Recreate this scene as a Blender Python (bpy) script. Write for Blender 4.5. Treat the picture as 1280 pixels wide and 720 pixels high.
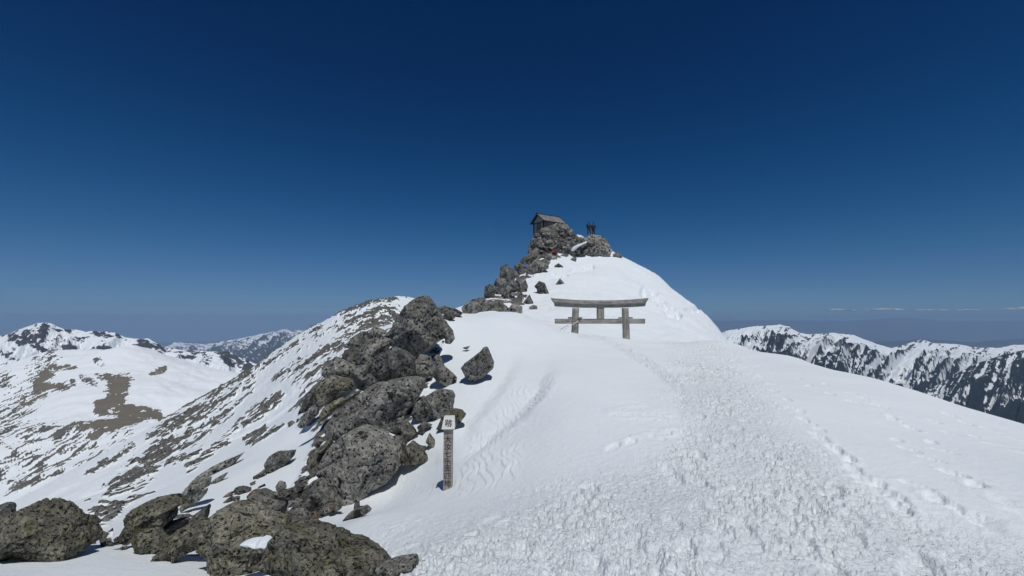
import bpy, bmesh, math, random
import numpy as np
from math import radians, sin, cos, tan, atan, pi

for o in list(bpy.data.objects):
    bpy.data.objects.remove(o)
random.seed(3)
sc = bpy.context.scene
COL = sc.collection

# ------------------------------------------------------------------ camera
F, CX, CY, HOR = 560.0, 640.0, 360.0, 398.0
TH = atan((HOR - CY) / F)
cam_d = bpy.data.cameras.new('camera')
cam = bpy.data.objects.new('camera', cam_d)
COL.objects.link(cam)
cam_d.sensor_width = 36.0
cam_d.lens = F / 1280.0 * 36.0
cam_d.clip_start = 0.05
cam_d.clip_end = 300000.0
cam.location = (0, 0, 0)
cam.rotation_euler = (pi / 2 + TH, 0, 0)
sc.camera = cam

# ------------------------------------------------------------------ sky, sun, exposure
SUN_EL, SUN_AZ = radians(64), math.atan2(0.30, -0.92)     # azimuth from +Y towards +X
world = bpy.data.worlds.new('World')
sc.world = world
world.use_nodes = True
wn = world.node_tree
wn.nodes.clear()
w_out = wn.nodes.new('ShaderNodeOutputWorld')
w_bg = wn.nodes.new('ShaderNodeBackground')
w_sky = wn.nodes.new('ShaderNodeTexSky')
w_sky.sky_type = 'NISHITA'
w_sky.sun_disc = False
w_sky.sun_elevation = SUN_EL
w_sky.sun_rotation = SUN_AZ
w_sky.altitude = 3000.0
w_sky.air_density = 1.0
w_sky.dust_density = 0.2
w_sky.ozone_density = 3.0
w_bg.inputs['Strength'].default_value = 0.065
w_k = wn.nodes.new('ShaderNodeVectorMath'); w_k.operation = 'SCALE'; w_k.inputs['Scale'].default_value = 0.11
w_c = wn.nodes.new('ShaderNodeRGBCurve')            # camera-like response of a deep high-altitude sky
for ch, ps in enumerate((((0, 0), (.09, .002), (.139, .0112), (.23, .051), (.35, .118), (.625, .22), (1, .30)),
                         ((0, 0), (.13, .038), (.208, .09), (.365, .205), (.5, .29), (.775, .43), (1, .49)),
                         ((0, 0), (.245, .152), (.377, .282), (.61, .50), (.8, .67), (1, .79)))):
    cu_ = w_c.mapping.curves[ch]
    while len(cu_.points) < len(ps): cu_.points.new(0.5, 0.5)
    for q_, (x_, y_) in zip(cu_.points, ps): q_.location = (x_, y_)
w_c.mapping.update()
w_t = wn.nodes.new('ShaderNodeVectorMath'); w_t.operation = 'SCALE'; w_t.inputs['Scale'].default_value = 0.5 / 0.065
wn.links.new(w_sky.outputs[0], w_k.inputs[0])
wn.links.new(w_k.outputs[0], w_c.inputs['Color'])
wn.links.new(w_c.outputs[0], w_t.inputs[0])
wn.links.new(w_t.outputs[0], w_bg.inputs['Color'])
wn.links.new(w_bg.outputs[0], w_out.inputs['Surface'])

sun_d = bpy.data.lights.new('sun', 'SUN')
sun_d.energy = 2.65
sun_d.angle = radians(0.5)
sun_d.color = (1.0, 0.985, 0.94)
sun = bpy.data.objects.new('sun', sun_d)
COL.objects.link(sun)
S = np.array([sin(SUN_AZ) * cos(SUN_EL), cos(SUN_AZ) * cos(SUN_EL), sin(SUN_EL)])
import mathutils
sun.rotation_euler = mathutils.Vector(S).to_track_quat('Z', 'Y').to_euler()
sun.location = (20, -40, 80)

sc.view_settings.view_transform = 'Standard'
sc.view_settings.look = 'None'
sc.view_settings.gamma = 1.0
sc.view_settings.use_curve_mapping = False
sc.view_settings.exposure = 0.0
sc.render.engine = 'CYCLES'
cy = sc.cycles
cy.use_denoising = True
cy.max_bounces = 5
cy.diffuse_bounces = 3
cy.glossy_bounces = 2
cy.volume_bounces = 1
cy.caustics_reflective = False
cy.caustics_refractive = False

# ------------------------------------------------------------------ maths helpers
def ray(px, py):
    v = (py - CY) / F
    dy = cos(TH) + v * sin(TH)
    return ((px - CX) / F / dy, (sin(TH) - v * cos(TH)) / dy)      # x/Y, z/Y

def pt(px, py, Y):
    a, b = ray(px, py)
    return np.array([a * Y, Y, b * Y])

def to_px(P):
    x, y, z = P[..., 0], P[..., 1], P[..., 2]
    d = np.maximum(y * cos(TH) + z * sin(TH), 1e-3)
    up = -y * sin(TH) + z * cos(TH)
    return CX + F * x / d, CY - F * up / d

_M = np.uint32
def _hash(i, j, k, seed):
    h = (i.astype(np.int64) * 374761393 + j.astype(np.int64) * 668265263 + k.astype(np.int64) * 2147483647 % 4294967296 + seed * 974634777) & 0xFFFFFFFF
    h = ((h ^ (h >> 13)) * 1274126177) & 0xFFFFFFFF
    h = ((h ^ (h >> 15)) * 2246822519) & 0xFFFFFFFF
    return (h ^ (h >> 16)) & 0xFFFFFFFF

_G = np.array([[1,1,0],[-1,1,0],[1,-1,0],[-1,-1,0],[1,0,1],[-1,0,1],[1,0,-1],[-1,0,-1],
               [0,1,1],[0,-1,1],[0,1,-1],[0,-1,-1],[1,1,0],[-1,1,0],[0,-1,1],[0,-1,-1]], dtype=np.float32)
_PERM = np.random.RandomState(9).permutation(256).astype(np.int32)
_PERM = np.concatenate([_PERM, _PERM])
_G32 = np.ascontiguousarray(_G.T)
from concurrent.futures import ThreadPoolExecutor
_POOL = ThreadPoolExecutor(4)
def _perlin(P, seed):
    I = np.floor(P)
    f = (P - I).astype(np.float32)
    I = I.astype(np.int32) & 255
    fx, fy, fz = f[:, 0], f[:, 1], f[:, 2]
    u, v, w = (q * q * q * (q * (q * 6 - 15) + 10) for q in (fx, fy, fz))
    i0, j0, k0 = (I[:, 0] + seed * 37) & 255, I[:, 1], (I[:, 2] + seed * 11) & 255
    i1, j1, k1 = (i0 + 1) & 255, (j0 + 1) & 255, (k0 + 1) & 255
    out = np.zeros(len(P), dtype=np.float32)
    for ii, dx, wx in ((i0, 0, 1 - u), (i1, 1, u)):
        A = _PERM[ii]
        for jj, dy, wy in ((j0, 0, 1 - v), (j1, 1, v)):
            B = _PERM[A + jj]
            wxy = wx * wy
            for kk, dz, wz in ((k0, 0, 1 - w), (k1, 1, w)):
                g = _PERM[B + kk] & 15
                out += wxy * wz * (_G32[0][g] * (fx - dx) + _G32[1][g] * (fy - dy) + _G32[2][g] * (fz - dz))
    return out
def perlin(P, seed=0):
    P = np.asarray(P, dtype=np.float64)
    n = len(P)
    if n <= 32768:
        return _perlin(P, seed)
    return np.concatenate(list(_POOL.map(lambda i: _perlin(P[i:i + 32768], seed), range(0, n, 32768))))

def fbm(P, octs=4, seed=0, gain=0.5, lac=2.03):
    o, a, s = 0, 1.0, 1.0
    for k in range(octs):
        o = o + a * perlin(P * s, seed + 17 * k)
        a *= gain
        s *= lac
    return o

def ridged(P, octs=4, seed=0, gain=0.5, lac=2.05):
    o, a, s = 0, 1.0, 1.0
    for k in range(octs):
        o = o + a * (1 - 2.2 * np.abs(perlin(P * s, seed + 31 * k)))
        a *= gain
        s *= lac
    return o

def worley(P, seed=0):
    P = np.asarray(P, dtype=np.float64)
    I = np.floor(P).astype(np.int64)
    n = len(P)
    f1 = np.full(n, 9.0); f2 = np.full(n, 9.0); cid = np.zeros(n)
    for dx in (-1, 0, 1):
        for dy in (-1, 0, 1):
            for dz in (-1, 0, 1):
                J = I + np.array([dx, dy, dz])
                h = _hash(J[:, 0], J[:, 1], J[:, 2], seed)
                q = J + np.stack([(h & 1023) / 1023.0, ((h >> 10) & 1023) / 1023.0, ((h >> 20) & 1023) / 1023.0], 1)
                d = np.sqrt(((P - q) ** 2).sum(1))
                c = d < f1
                f2 = np.where(c, f1, np.minimum(f2, d))
                cid = np.where(c, (h % 9973) / 9973.0, cid)
                f1 = np.where(c, d, f1)
    return f1, f2, cid

def worley2(x, y, seed=0):
    I = np.floor(x).astype(np.int64); J = np.floor(y).astype(np.int64)
    f1 = np.full(len(x), 9.0); cid = np.zeros(len(x))
    z = np.zeros_like(I)
    for dx in (-1, 0, 1):
        for dy in (-1, 0, 1):
            h = _hash(I + dx, J + dy, z, seed)
            d = np.hypot(x - I - dx - (h & 1023) / 1023.0, y - J - dy - ((h >> 10) & 1023) / 1023.0)
            c = d < f1
            cid = np.where(c, (h % 9973) / 9973.0, cid)
            f1 = np.where(c, d, f1)
    return f1, cid

def sst(a, b, x):
    t = np.clip((x - a) / (b - a), 0, 1)
    return t * t * (3 - 2 * t)

def seg_dist(px, py, pts):
    """distance to a polyline and signed side (positive = right of travel in picture)"""
    best = np.full(px.shape, 1e9); side = np.zeros(px.shape); along = np.zeros(px.shape)
    L = 0.0
    for (x1, y1), (x2, y2) in zip(pts[:-1], pts[1:]):
        dx, dy = x2 - x1, y2 - y1
        l = math.hypot(dx, dy)
        t = np.clip(((px - x1) * dx + (py - y1) * dy) / (l * l), 0, 1)
        ex, ey = px - x1 - t * dx, py - y1 - t * dy
        d = np.hypot(ex, ey)
        c = d < best
        side = np.where(c, (dx * ey - dy * ex) / l, side)
        along = np.where(c, L + t * l, along)
        best = np.where(c, d, best)
        L += l
    return best, side, along / L

def in_poly(px, py, poly):
    ins = np.zeros(px.shape, bool)
    n = len(poly)
    for i in range(n):
        x1, y1 = poly[i]; x2, y2 = poly[(i + 1) % n]
        c = ((y1 > py) != (y2 > py)) & (px < (x2 - x1) * (py - y1) / ((y2 - y1) or 1e-9) + x1)
        ins ^= c
    return ins

def soft_poly(px, py, poly, w):
    d, _, _ = seg_dist(px, py, list(poly) + [poly[0]])
    s = np.where(in_poly(px, py, poly), d, -d)
    return sst(-w, w, s)

# ------------------------------------------------------------------ object helpers
def tag(o, label=None, cat=None, group=None, kind=None):
    if label: o['label'] = label
    if cat: o['category'] = cat
    if group: o['group'] = group
    if kind: o['kind'] = kind
    return o

def empty(name, loc, rz=0.0):
    o = bpy.data.objects.new(name, None)
    COL.objects.link(o)
    o.location = loc
    o.rotation_euler = (0, 0, rz)
    o.empty_display_size = 0.2
    return o

def np_mesh(name, V, faces, smooth=True, attrs=None):
    V = np.asarray(V, dtype=np.float32)
    faces = np.asarray(faces, dtype=np.int32)
    k = faces.shape[1]
    me = bpy.data.meshes.new(name)
    me.vertices.add(len(V))
    me.vertices.foreach_set('co', V.ravel())
    me.loops.add(faces.size)
    me.loops.foreach_set('vertex_index', faces.ravel())
    me.polygons.add(len(faces))
    me.polygons.foreach_set('loop_start', np.arange(0, faces.size, k, dtype=np.int32))
    try:
        me.polygons.foreach_set('loop_total', np.full(len(faces), k, dtype=np.int32))
    except Exception:
        pass
    me.polygons.foreach_set('use_smooth', np.full(len(faces), smooth, dtype=bool))
    for n, arr in (attrs or {}).items():
        a = me.attributes.new(n, 'FLOAT', 'POINT')
        a.data.foreach_set('value', np.asarray(arr, dtype=np.float32).ravel())
    me.update()
    me.validate()
    return me

def link(name, me, mat=None, parent=None, loc=None):
    o = bpy.data.objects.new(name, me)
    COL.objects.link(o)
    if mat: me.materials.append(mat)
    if parent: o.parent = parent
    if loc is not None: o.location = loc
    return o

def grid_faces(nr, nc):
    i = np.arange((nr - 1) * (nc - 1))
    r, c = i // (nc - 1), i % (nc - 1)
    a = r * nc + c
    return np.stack([a, a + 1, a + nc + 1, a + nc], 1)

def bm_obj(name, bm, mat, parent=None, smooth=False, loc=None):
    me = bpy.data.meshes.new(name)
    bmesh.ops.recalc_face_normals(bm, faces=bm.faces)
    bm.to_mesh(me)
    bm.free()
    if smooth:
        me.polygons.foreach_set('use_smooth', np.ones(len(me.polygons), dtype=bool))
    return link(name, me, mat, parent, loc)

# ------------------------------------------------------------------ materials
class NT:
    def __init__(s, name):
        s.m = bpy.data.materials.new(name)
        s.m.use_nodes = True
        s.t = s.m.node_tree
        s.t.nodes.clear()
        s.out = s.n('ShaderNodeOutputMaterial')
        s.b = s.n('ShaderNodeBsdfPrincipled')
        s.l(s.b.outputs[0], s.out.inputs['Surface'])
    def n(s, t, **k):
        x = s.t.nodes.new(t)
        for a, v in k.items():
            setattr(x, a, v)
        return x
    def l(s, a, b):
        s.t.links.new(a, b)
    def noise(s, vec, scale, detail=4, rough=0.55, dist=0.0):
        x = s.n('ShaderNodeTexNoise')
        x.inputs['Scale'].default_value = scale
        x.inputs['Detail'].default_value = detail
        x.inputs['Roughness'].default_value = rough
        x.inputs['Distortion'].default_value = dist
        if vec is not None: s.l(vec, x.inputs['Vector'])
        return x.outputs['Fac']
    def ramp(s, fac, stops):
        r = s.n('ShaderNodeValToRGB')
        e = r.color_ramp.elements
        while len(e) < len(stops): e.new(0.5)
        for q, (p, c) in zip(e, stops):
            q.position = p
            q.color = (c[0], c[1], c[2], 1) if hasattr(c, '__len__') else (c, c, c, 1)
        s.l(fac, r.inputs[0])
        return r.outputs[0]
    def mix(s, fac, a, b, mode='MIX'):
        x = s.n('ShaderNodeMix', data_type='RGBA', blend_type=mode)
        for sock, v in ((x.inputs[0], fac), (x.inputs[6], a), (x.inputs[7], b)):
            if hasattr(v, 'is_linked') or hasattr(v, 'links'): s.l(v, sock)
            elif hasattr(v, '__len__'): sock.default_value = (v[0], v[1], v[2], 1)
            else: sock.default_value = v
        return x.outputs[2]
    def math(s, op, a, b=0.0, c=0.0, clamp=False):
        x = s.n('ShaderNodeMath', operation=op, use_clamp=clamp)
        for sock, v in zip(x.inputs, (a, b, c)):
            if hasattr(v, 'links'): s.l(v, sock)
            else: sock.default_value = v
        return x.outputs[0]
    def attr(s, name):
        x = s.n('ShaderNodeAttribute')
        x.attribute_name = name
        return x.outputs['Fac']
    def bump(s, h, dist, strength=1.0, normal=None):
        b = s.n('ShaderNodeBump')
        b.inputs['Distance'].default_value = dist
        b.inputs['Strength'].default_value = strength
        s.l(h, b.inputs['Height'])
        if normal is not None: s.l(normal, b.inputs['Normal'])
        return b.outputs[0]
    def coord(s, which='Object', scale=None, rnd=False):
        c = s.n('ShaderNodeTexCoord').outputs[which]
        if rnd:
            oi = s.n('ShaderNodeObjectInfo').outputs['Random']
            v = s.n('ShaderNodeVectorMath', operation='ADD')
            s.l(c, v.inputs[0])
            m = s.math('MULTIPLY', oi, 57.0)
            cb = s.n('ShaderNodeCombineXYZ')
            for i in range(3): s.l(m, cb.inputs[i])
            s.l(cb.outputs[0], v.inputs[1])
            c = v.outputs[0]
        if scale:
            mp = s.n('ShaderNodeMapping')
            mp.inputs['Scale'].default_value = scale
            s.l(c, mp.inputs['Vector'])
            c = mp.outputs[0]
        return c

SNOW = (0.82, 0.86, 0.895)

def rock_colour(t, v, base, dark, light, lich, lich_amt, sc_):
    big = t.noise(v, 1.1 * sc_, 3, 0.6)
    mid = t.noise(v, 6 * sc_, 5, 0.68, 0.3)
    fin = t.noise(v, 18 * sc_, 3, 0.62, 0.5)
    c = t.mix(t.ramp(big, [(0.38, 0), (0.62, 1)]), base, tuple(x * 0.70 for x in base))
    c = t.mix(t.ramp(mid, [(0.48, 0), (0.62, 0.85)]), c, light)
    c = t.mix(t.ramp(t.noise(v, 3.1 * sc_, 7, 0.72, 0.6), [(1 - lich_amt - 0.03, 0), (1 - lich_amt + 0.06, 0.8)]), c, lich)
    c = t.mix(t.ramp(fin, [(0.39, 1), (0.46, 0)]), c, dark)
    c = t.mix(t.ramp(t.noise(v, 3.6 * sc_, 6, 0.70, 0.5), [(0.37, 0.95), (0.43, 0)]), c, dark)
    return c, mid, fin

def make_rock(name, base, dark, light, lich, lich_amt, sc_=1.0):
    t = NT(name)
    v = t.n('ShaderNodeAttribute', attribute_name='tc').outputs['Vector']
    c, mid, fin = rock_colour(t, v, base, dark, light, lich, lich_amt, sc_)
    tone = t.attr('tone')
    c = t.mix(1.0, c, t.ramp(tone, [(0, 0.34), (0.5, 0.80), (1.0, 1.4)]), 'MULTIPLY')
    t.l(c, t.b.inputs['Base Color'])
    t.b.inputs['Roughness'].default_value = 0.9
    t.b.inputs['Specular IOR Level'].default_value = 0.25
    n = t.bump(mid, 0.07 / sc_, 0.8)
    n = t.bump(fin, 0.035 / sc_, 0.8, n)
    t.l(n, t.b.inputs['Normal'])
    return t.m

ROCKS = {
    'grey': make_rock('rock_grey', (0.27, 0.26, 0.235), (0.014, 0.014, 0.014), (0.47, 0.45, 0.405), (0.22, 0.21, 0.15), 0.40),
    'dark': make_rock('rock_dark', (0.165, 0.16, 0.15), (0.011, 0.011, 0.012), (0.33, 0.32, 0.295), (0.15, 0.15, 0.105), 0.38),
    'lichen': make_rock('rock_lichen', (0.225, 0.21, 0.17), (0.012, 0.012, 0.011), (0.41, 0.39, 0.30), (0.18, 0.18, 0.085), 0.44),
    'brown': make_rock('rock_brown', (0.19, 0.13, 0.09), (0.02, 0.016, 0.013), (0.36, 0.26, 0.18), (0.2, 0.17, 0.1), 0.35),
    'pale': make_rock('rock_pale', (0.31, 0.295, 0.255), (0.05, 0.048, 0.042), (0.50, 0.48, 0.41), (0.30, 0.29, 0.2), 0.40),
    'peak': make_rock('rock_peak', (0.22, 0.21, 0.19), (0.012, 0.012, 0.012), (0.42, 0.405, 0.365), (0.17, 0.165, 0.12), 0.40),
}

def make_ground():
    t = NT('snow_and_rock')
    v = t.coord('Object')
    rc, mid, fin = rock_colour(t, v, (0.15, 0.145, 0.135), (0.018, 0.018, 0.018), (0.27, 0.26, 0.24), (0.15, 0.15, 0.1), 0.40, 0.5)
    rk = t.attr('rock')
    n1 = t.noise(v, 60, 3, 0.6)
    n2 = t.noise(v, 9, 5, 0.6)
    sc1 = t.mix(t.ramp(t.noise(v, 0.6, 4, 0.6), [(0.35, 0), (0.7, 1)]), (0.80, 0.85, 0.89), (0.84, 0.875, 0.90))
    dirt = t.attr('dirt')
    sc1 = t.mix(t.math('MULTIPLY', dirt, 0.5), sc1, (0.62, 0.58, 0.50))
    edge = t.math('ADD', rk, t.math('MULTIPLY', t.math('SUBTRACT', t.noise(v, 5, 5, 0.7), 0.5), 0.5))
    msk = t.ramp(edge, [(0.46, 0), (0.54, 1)])
    c = t.mix(msk, sc1, rc)
    t.l(c, t.b.inputs['Base Color'])
    t.b.inputs['Roughness'].default_value = 0.75
    t.b.inputs['Specular IOR Level'].default_value = 0.2
    nb = t.bump(n1, 0.010, 0.7)
    nb = t.bump(n2, 0.030, 0.6, nb)
    tr = t.math('MULTIPLY', t.attr('trod'), t.noise(v, 24, 4, 0.65, 0.6))
    nb = t.bump(tr, 0.035, 0.9, nb)
    t.l(nb, t.b.inputs['Normal'])
    return t.m

def make_mountain(name, rock, rock2, brown, nscale):
    t = NT(name)
    v = t.coord('Object')
    rk, br = t.attr('rock'), t.attr('brown')
    n = t.noise(v, nscale, 5, 0.65)
    rc = t.mix(t.ramp(n, [(0.35, 0), (0.65, 1)]), rock, rock2)
    n2 = t.math('MULTIPLY', t.math('SUBTRACT', t.noise(v, nscale * 2.5, 4, 0.7), 0.5), 0.5)
    c = t.mix(t.ramp(t.math('ADD', rk, n2), [(0.36, 0), (0.66, 1)]), SNOW, rc)
    c = t.mix(t.ramp(t.math('ADD', br, t.math('MULTIPLY', n2, 0.6)), [(0.45, 0), (0.55, 1)]), c, t.mix(n, brown, tuple(q * 0.7 for q in brown)))
    t.l(c, t.b.inputs['Base Color'])
    t.b.inputs['Roughness'].default_value = 0.9
    t.b.inputs['Specular IOR Level'].default_value = 0.1
    return t.m

def make_wood(name, c1, c2, axis, k=1.0):
    t = NT(name)
    s = [14 * k, 14 * k, 14 * k]
    s[axis] = 0.9 * k
    v = t.coord('Object', tuple(s), rnd=True)
    n = t.noise(v, 1.0, 6, 0.7, 0.5)
    v2 = t.coord('Object', rnd=True)
    bl = t.noise(v2, 2.2 * k, 5, 0.65)
    c = t.mix(t.ramp(n, [(0.3, 0), (0.7, 1)]), c1, c2)
    c = t.mix(t.ramp(n, [(0.36, 0.9), (0.46, 0)]), c, tuple(q * 0.22 for q in c1))
    c = t.mix(t.ramp(bl, [(0.42, 0), (0.7, 0.6)]), c, tuple(q * 0.5 for q in c1))
    t.l(c, t.b.inputs['Base Color'])
    t.b.inputs['Roughness'].default_value = 0.85
    t.b.inputs['Specular IOR Level'].default_value = 0.2
    t.l(t.bump(n, 0.012, 0.8), t.b.inputs['Normal'])
    return t.m

def plain(name, col, rough=0.7, var=0.25, scale=20, metal=0.0):
    t = NT(name)
    n = t.noise(t.coord('Object', rnd=True), scale, 4, 0.6)
    t.l(t.mix(n, tuple(q * (1 - var) for q in col), tuple(min(1, q * (1 + var)) for q in col)), t.b.inputs['Base Color'])
    t.b.inputs['Roughness'].default_value = rough
    t.b.inputs['Metallic'].default_value = metal
    return t.m

# ------------------------------------------------------------------ thin plate terrain
class TPS:
    def __init__(s, pts, ls=0.55, lam=1e-4):
        P = np.array(pts)
        s.ls = ls
        r = np.hypot(P[:, 0], P[:, 1])
        s.c = np.stack([np.arctan2(P[:, 0], P[:, 1]), np.log(r) * ls], 1)
        v = P[:, 2] / r
        n = len(P)
        K = s.k(((s.c[:, None] - s.c[None]) ** 2).sum(2)) + lam * np.eye(n)
        Q = np.hstack([np.ones((n, 1)), s.c])
        A = np.zeros((n + 3, n + 3))
        A[:n, :n] = K; A[:n, n:] = Q; A[n:, :n] = Q.T
        s.w = np.linalg.solve(A, np.concatenate([v, np.zeros(3)]))
    @staticmethod
    def k(r2):
        return 0.5 * r2 * np.log(r2 + 1e-12)
    def __call__(s, az, r):
        az = np.asarray(az, float).ravel(); r = np.asarray(r, float).ravel()
        q = np.stack([az, np.log(r) * s.ls], 1)
        n = len(s.c)
        out = np.empty(len(q))
        for i in range(0, len(q), 40000):
            b = q[i:i + 40000]
            r2 = (b[:, :1] - s.c[None, :, 0]) ** 2 + (b[:, 1:] - s.c[None, :, 1]) ** 2
            out[i:i + 40000] = s.k(r2) @ s.w[:n] + s.w[n] + b @ s.w[n + 1:]
        return out * r

NEAR = [  # picture x, picture y, distance
 # trodden shoulder
 (520,715,3.2),(640,715,3.0),(860,715,2.95),(1050,715,3.0),(1280,715,3.05),(1500,700,3.2),(1700,690,3.3),
 (450,650,5.4),(560,610,6.8),(640,600,5.9),(760,600,5.0),(860,600,4.75),(1000,600,4.7),(1280,600,4.9),(1500,610,5.0),
 (585,560,8.0),(620,530,8.8),(700,530,7.4),(800,530,7.0),(900,530,6.9),(1050,530,7.2),(1200,540,7.6),
 (575,430,15.5),(590,472,12.2),(640,445,14.5),(700,470,10.8),(800,480,10.8),(900,480,11),(1000,480,11.3),
 (1280,531,9.0),(1180,501,11),(1100,476,13.5),(1000,450,18.5),(915,431,26),(870,440,19.5),(950,452,16.5),(800,440,17.5),
 # falls away beyond the right hand crest
 (1280,575,14),(1180,560,17),(1100,545,20),(1000,530,28),(1280,700,30),(1100,680,40),(1500,640,12),(1000,640,60),(1280,780,60),(1200,800,110),(960,600,90),(1500,800,40),
 # hump in front of the peak
 (600,393,20),(620,390,20.8),(645,391,21.2),(560,402,17.5),(680,404,22.5),(717,417,24),(783,423.5,24),(750,420,24),(830,431,24.5),(700,430,17.5),(750,432,19),
 (750,427,26.6),(795,434,26.6),(708,421,26.6),(620,402,27),(660,402,28),(690,409,29),(580,408,26),
 # peak dome
 (750,411,33),(830,424,33),(890,426,38),(700,398,36),(690,375,43),(760,372,44),(830,396,42),(700,350,51),(760,340,55),(800,352,55),(720,325,62),(760,322,63.5),(785,325,65),(850,370,59),(820,344,62),(900,414,52),(880,395,55),
 (740,305,69),(715,300,70),(690,302,70),(675,318,66),(655,342,59),(640,353,54),(620,370,46),(605,374,43),(590,392,36),(665,375,44),(640,375,43),(660,350,52),
 (600,420,60),(640,420,75),(680,380,90),(740,360,95),(800,400,90),(860,450,85),(900,480,80),(740,420,130),(900,560,130),(600,440,90),(560,430,60),(560,470,110),(640,480,140),
 # left: boulder field and hollow
 (490,622,8.2),(430,641,7.6),(330,705,5.2),(200,700,5.2),(0,706,5.1),(100,716,4.7),(250,722,4.4),(-150,700,5),(400,740,3.8),
 (270,625,10),(330,575,13),(390,545,14.5),(400,605,9.6),(440,545,11.2),(470,510,12.2),(540,485,12.4),(520,540,10),(345,655,7.6),
 (518,446,15.5),(440,462,17.5),(400,500,17.5),(480,430,17),(540,400,17.5),
 # west flank
 (350,520,30),(250,570,26),(150,625,19),(0,650,18),(100,655,12.5),(430,425,45),(480,388,62),(440,440,33),(-150,700,15),(380,470,36),
 (500,371,76),(470,377,76),(440,386,75),(400,405,75),(360,428,75),(320,457,75),(240,505,74),(155,555,72),(80,598,69),(0,645,65),(-150,720,60),
 (300,505,54),(200,575,43),(100,622,38),(350,470,52),(20,660,30),
 (540,385,76),(560,400,76),(300,540,120),(450,470,115),(0,760,110),(150,660,115),(520,430,110),(-150,800,100),
]
world_pts = [pt(*p) for p in NEAR] + [np.array(q) for q in ((0, 1.1, -1.66), (-0.9, 0.9, -1.74), (0.9, 0.9, -1.64), (0, 0.7, -1.65), (2.2, 0.6, -1.72), (-2.2, 0.6, -1.9))]
near = TPS(world_pts)

def hit(px, py, lo=2.0, hi=130.0):
    a, b = ray(px, py)
    Y = np.exp(np.linspace(math.log(lo), math.log(hi), 500))
    x = a * Y
    z = near(np.arctan2(x, Y), np.hypot(x, Y))
    below = np.nonzero(b * Y < z)[0]
    return float(Y[below[0]]) if len(below) else None

# polar grid, dense inside the view
az = np.concatenate([np.linspace(-1.45, -0.80, 50)[:-1], np.linspace(-0.80, 0.80, 1150), np.linspace(0.80, 1.45, 50)[1:]])
rr = np.exp(np.linspace(math.log(0.7), math.log(150), 900))
AZ, RR = np.meshgrid(az, rr)
AZ, RR = AZ.ravel(), RR.ravel()
GX, GY = RR * np.sin(AZ), RR * np.cos(AZ)
GZ = near(AZ, RR)
P3 = np.stack([GX, GY, GZ], 1)
gpx, gpy = to_px(P3)
zero = np.zeros_like(GX)

# --- rock showing through the snow
STREAK = np.array([-0.72, -0.45, -0.53]); STREAK /= np.linalg.norm(STREAK)
def streaky(P, k, scale, seed):
    d = P @ STREAK
    Q = P - np.outer(d * (1 - 1.0 / k), STREAK)
    return fbm(Q * scale, 5, seed, 0.62)
CAPS = [  # rocky bands on the flank: x1 y1 x2 y2 width density
 (430,392,490,385,13,.62),(440,402,488,396,14,.62),(395,412,405,440,12,.60),(405,425,470,402,16,.5),(400,440,440,425,13,.5),(345,440,392,430,6,.42),
 (335,452,370,438,12,.45),(350,475,385,455,10,.52),(370,470,400,448,14,.45),(385,500,402,470,20,.6),(375,530,398,490,16,.72),
 (300,472,262,505,17,.86),(262,505,205,560,22,.80),(205,560,150,605,15,.85),(150,605,128,645,14,.72),(300,480,230,560,18,.5),(345,500,300,535,10,.5),
 (180,600,128,648,18,.55),(165,560,108,600,5,.66),(300,540,235,590,5,.55),(330,520,270,560,6,.5),(330,545,312,553,8,.85),(352,535,335,545,5,.8),
 (110,628,92,645,5,.62),(130,650,140,690,10,.6),(0,640,6,632,5,.9),(320,457,280,485,9,.5),
]
dens = zero.copy()
sel = (gpx > -60) & (gpx < 520) & (gpy > 365) & (gpy < 705) & (RR > 9)
for x1, y1, x2, y2, w, d in CAPS:
    dd, _, _ = seg_dist(gpx[sel], gpy[sel], [(x1, y1), (x2, y2)])
    dens[sel] = np.maximum(dens[sel], d * sst(1.5 * w, 0.4 * w, dd))
dens[sel] = np.maximum(dens[sel], 0.16 * sst(480, 400, gpy[sel]) * (gpx[sel] > 330))
rock = zero.copy()
def stones_mask(P, dn, k, seed, scales):
    d = P @ STREAK
    Q = P - np.outer(d * (1 - 1.0 / k), STREAK)
    m = np.zeros(len(P))
    for q, f_ in enumerate(scales):
        wq = Q * f_ + 0.45 * np.stack([perlin(Q * f_ * 2.2, seed + q), perlin(Q * f_ * 2.2 + 9, seed + q), perlin(Q * f_ * 2.2 + 17, seed + q)], 1)
        f1, f2, cid = worley(wq, seed + 3 * q)
        r_ = 0.15 + 0.36 * np.clip(dn, 0, 1) + 0.25 * (cid - 0.5)
        m = np.maximum(m, sst(0.16, -0.10, f1 - r_) * (((cid * 7.31) % 1.0) < dn * 0.62))
    return m
dn_ = np.clip(dens[sel] + 0.75 * fbm(P3[sel] * 0.16, 3, 7) * (dens[sel] > 0.12), 0, 1)
rock[sel] = stones_mask(P3[sel], dn_, 1.9, 5, (0.6, 1.2, 2.4))
rock[dens < 0.12] = 0
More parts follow.
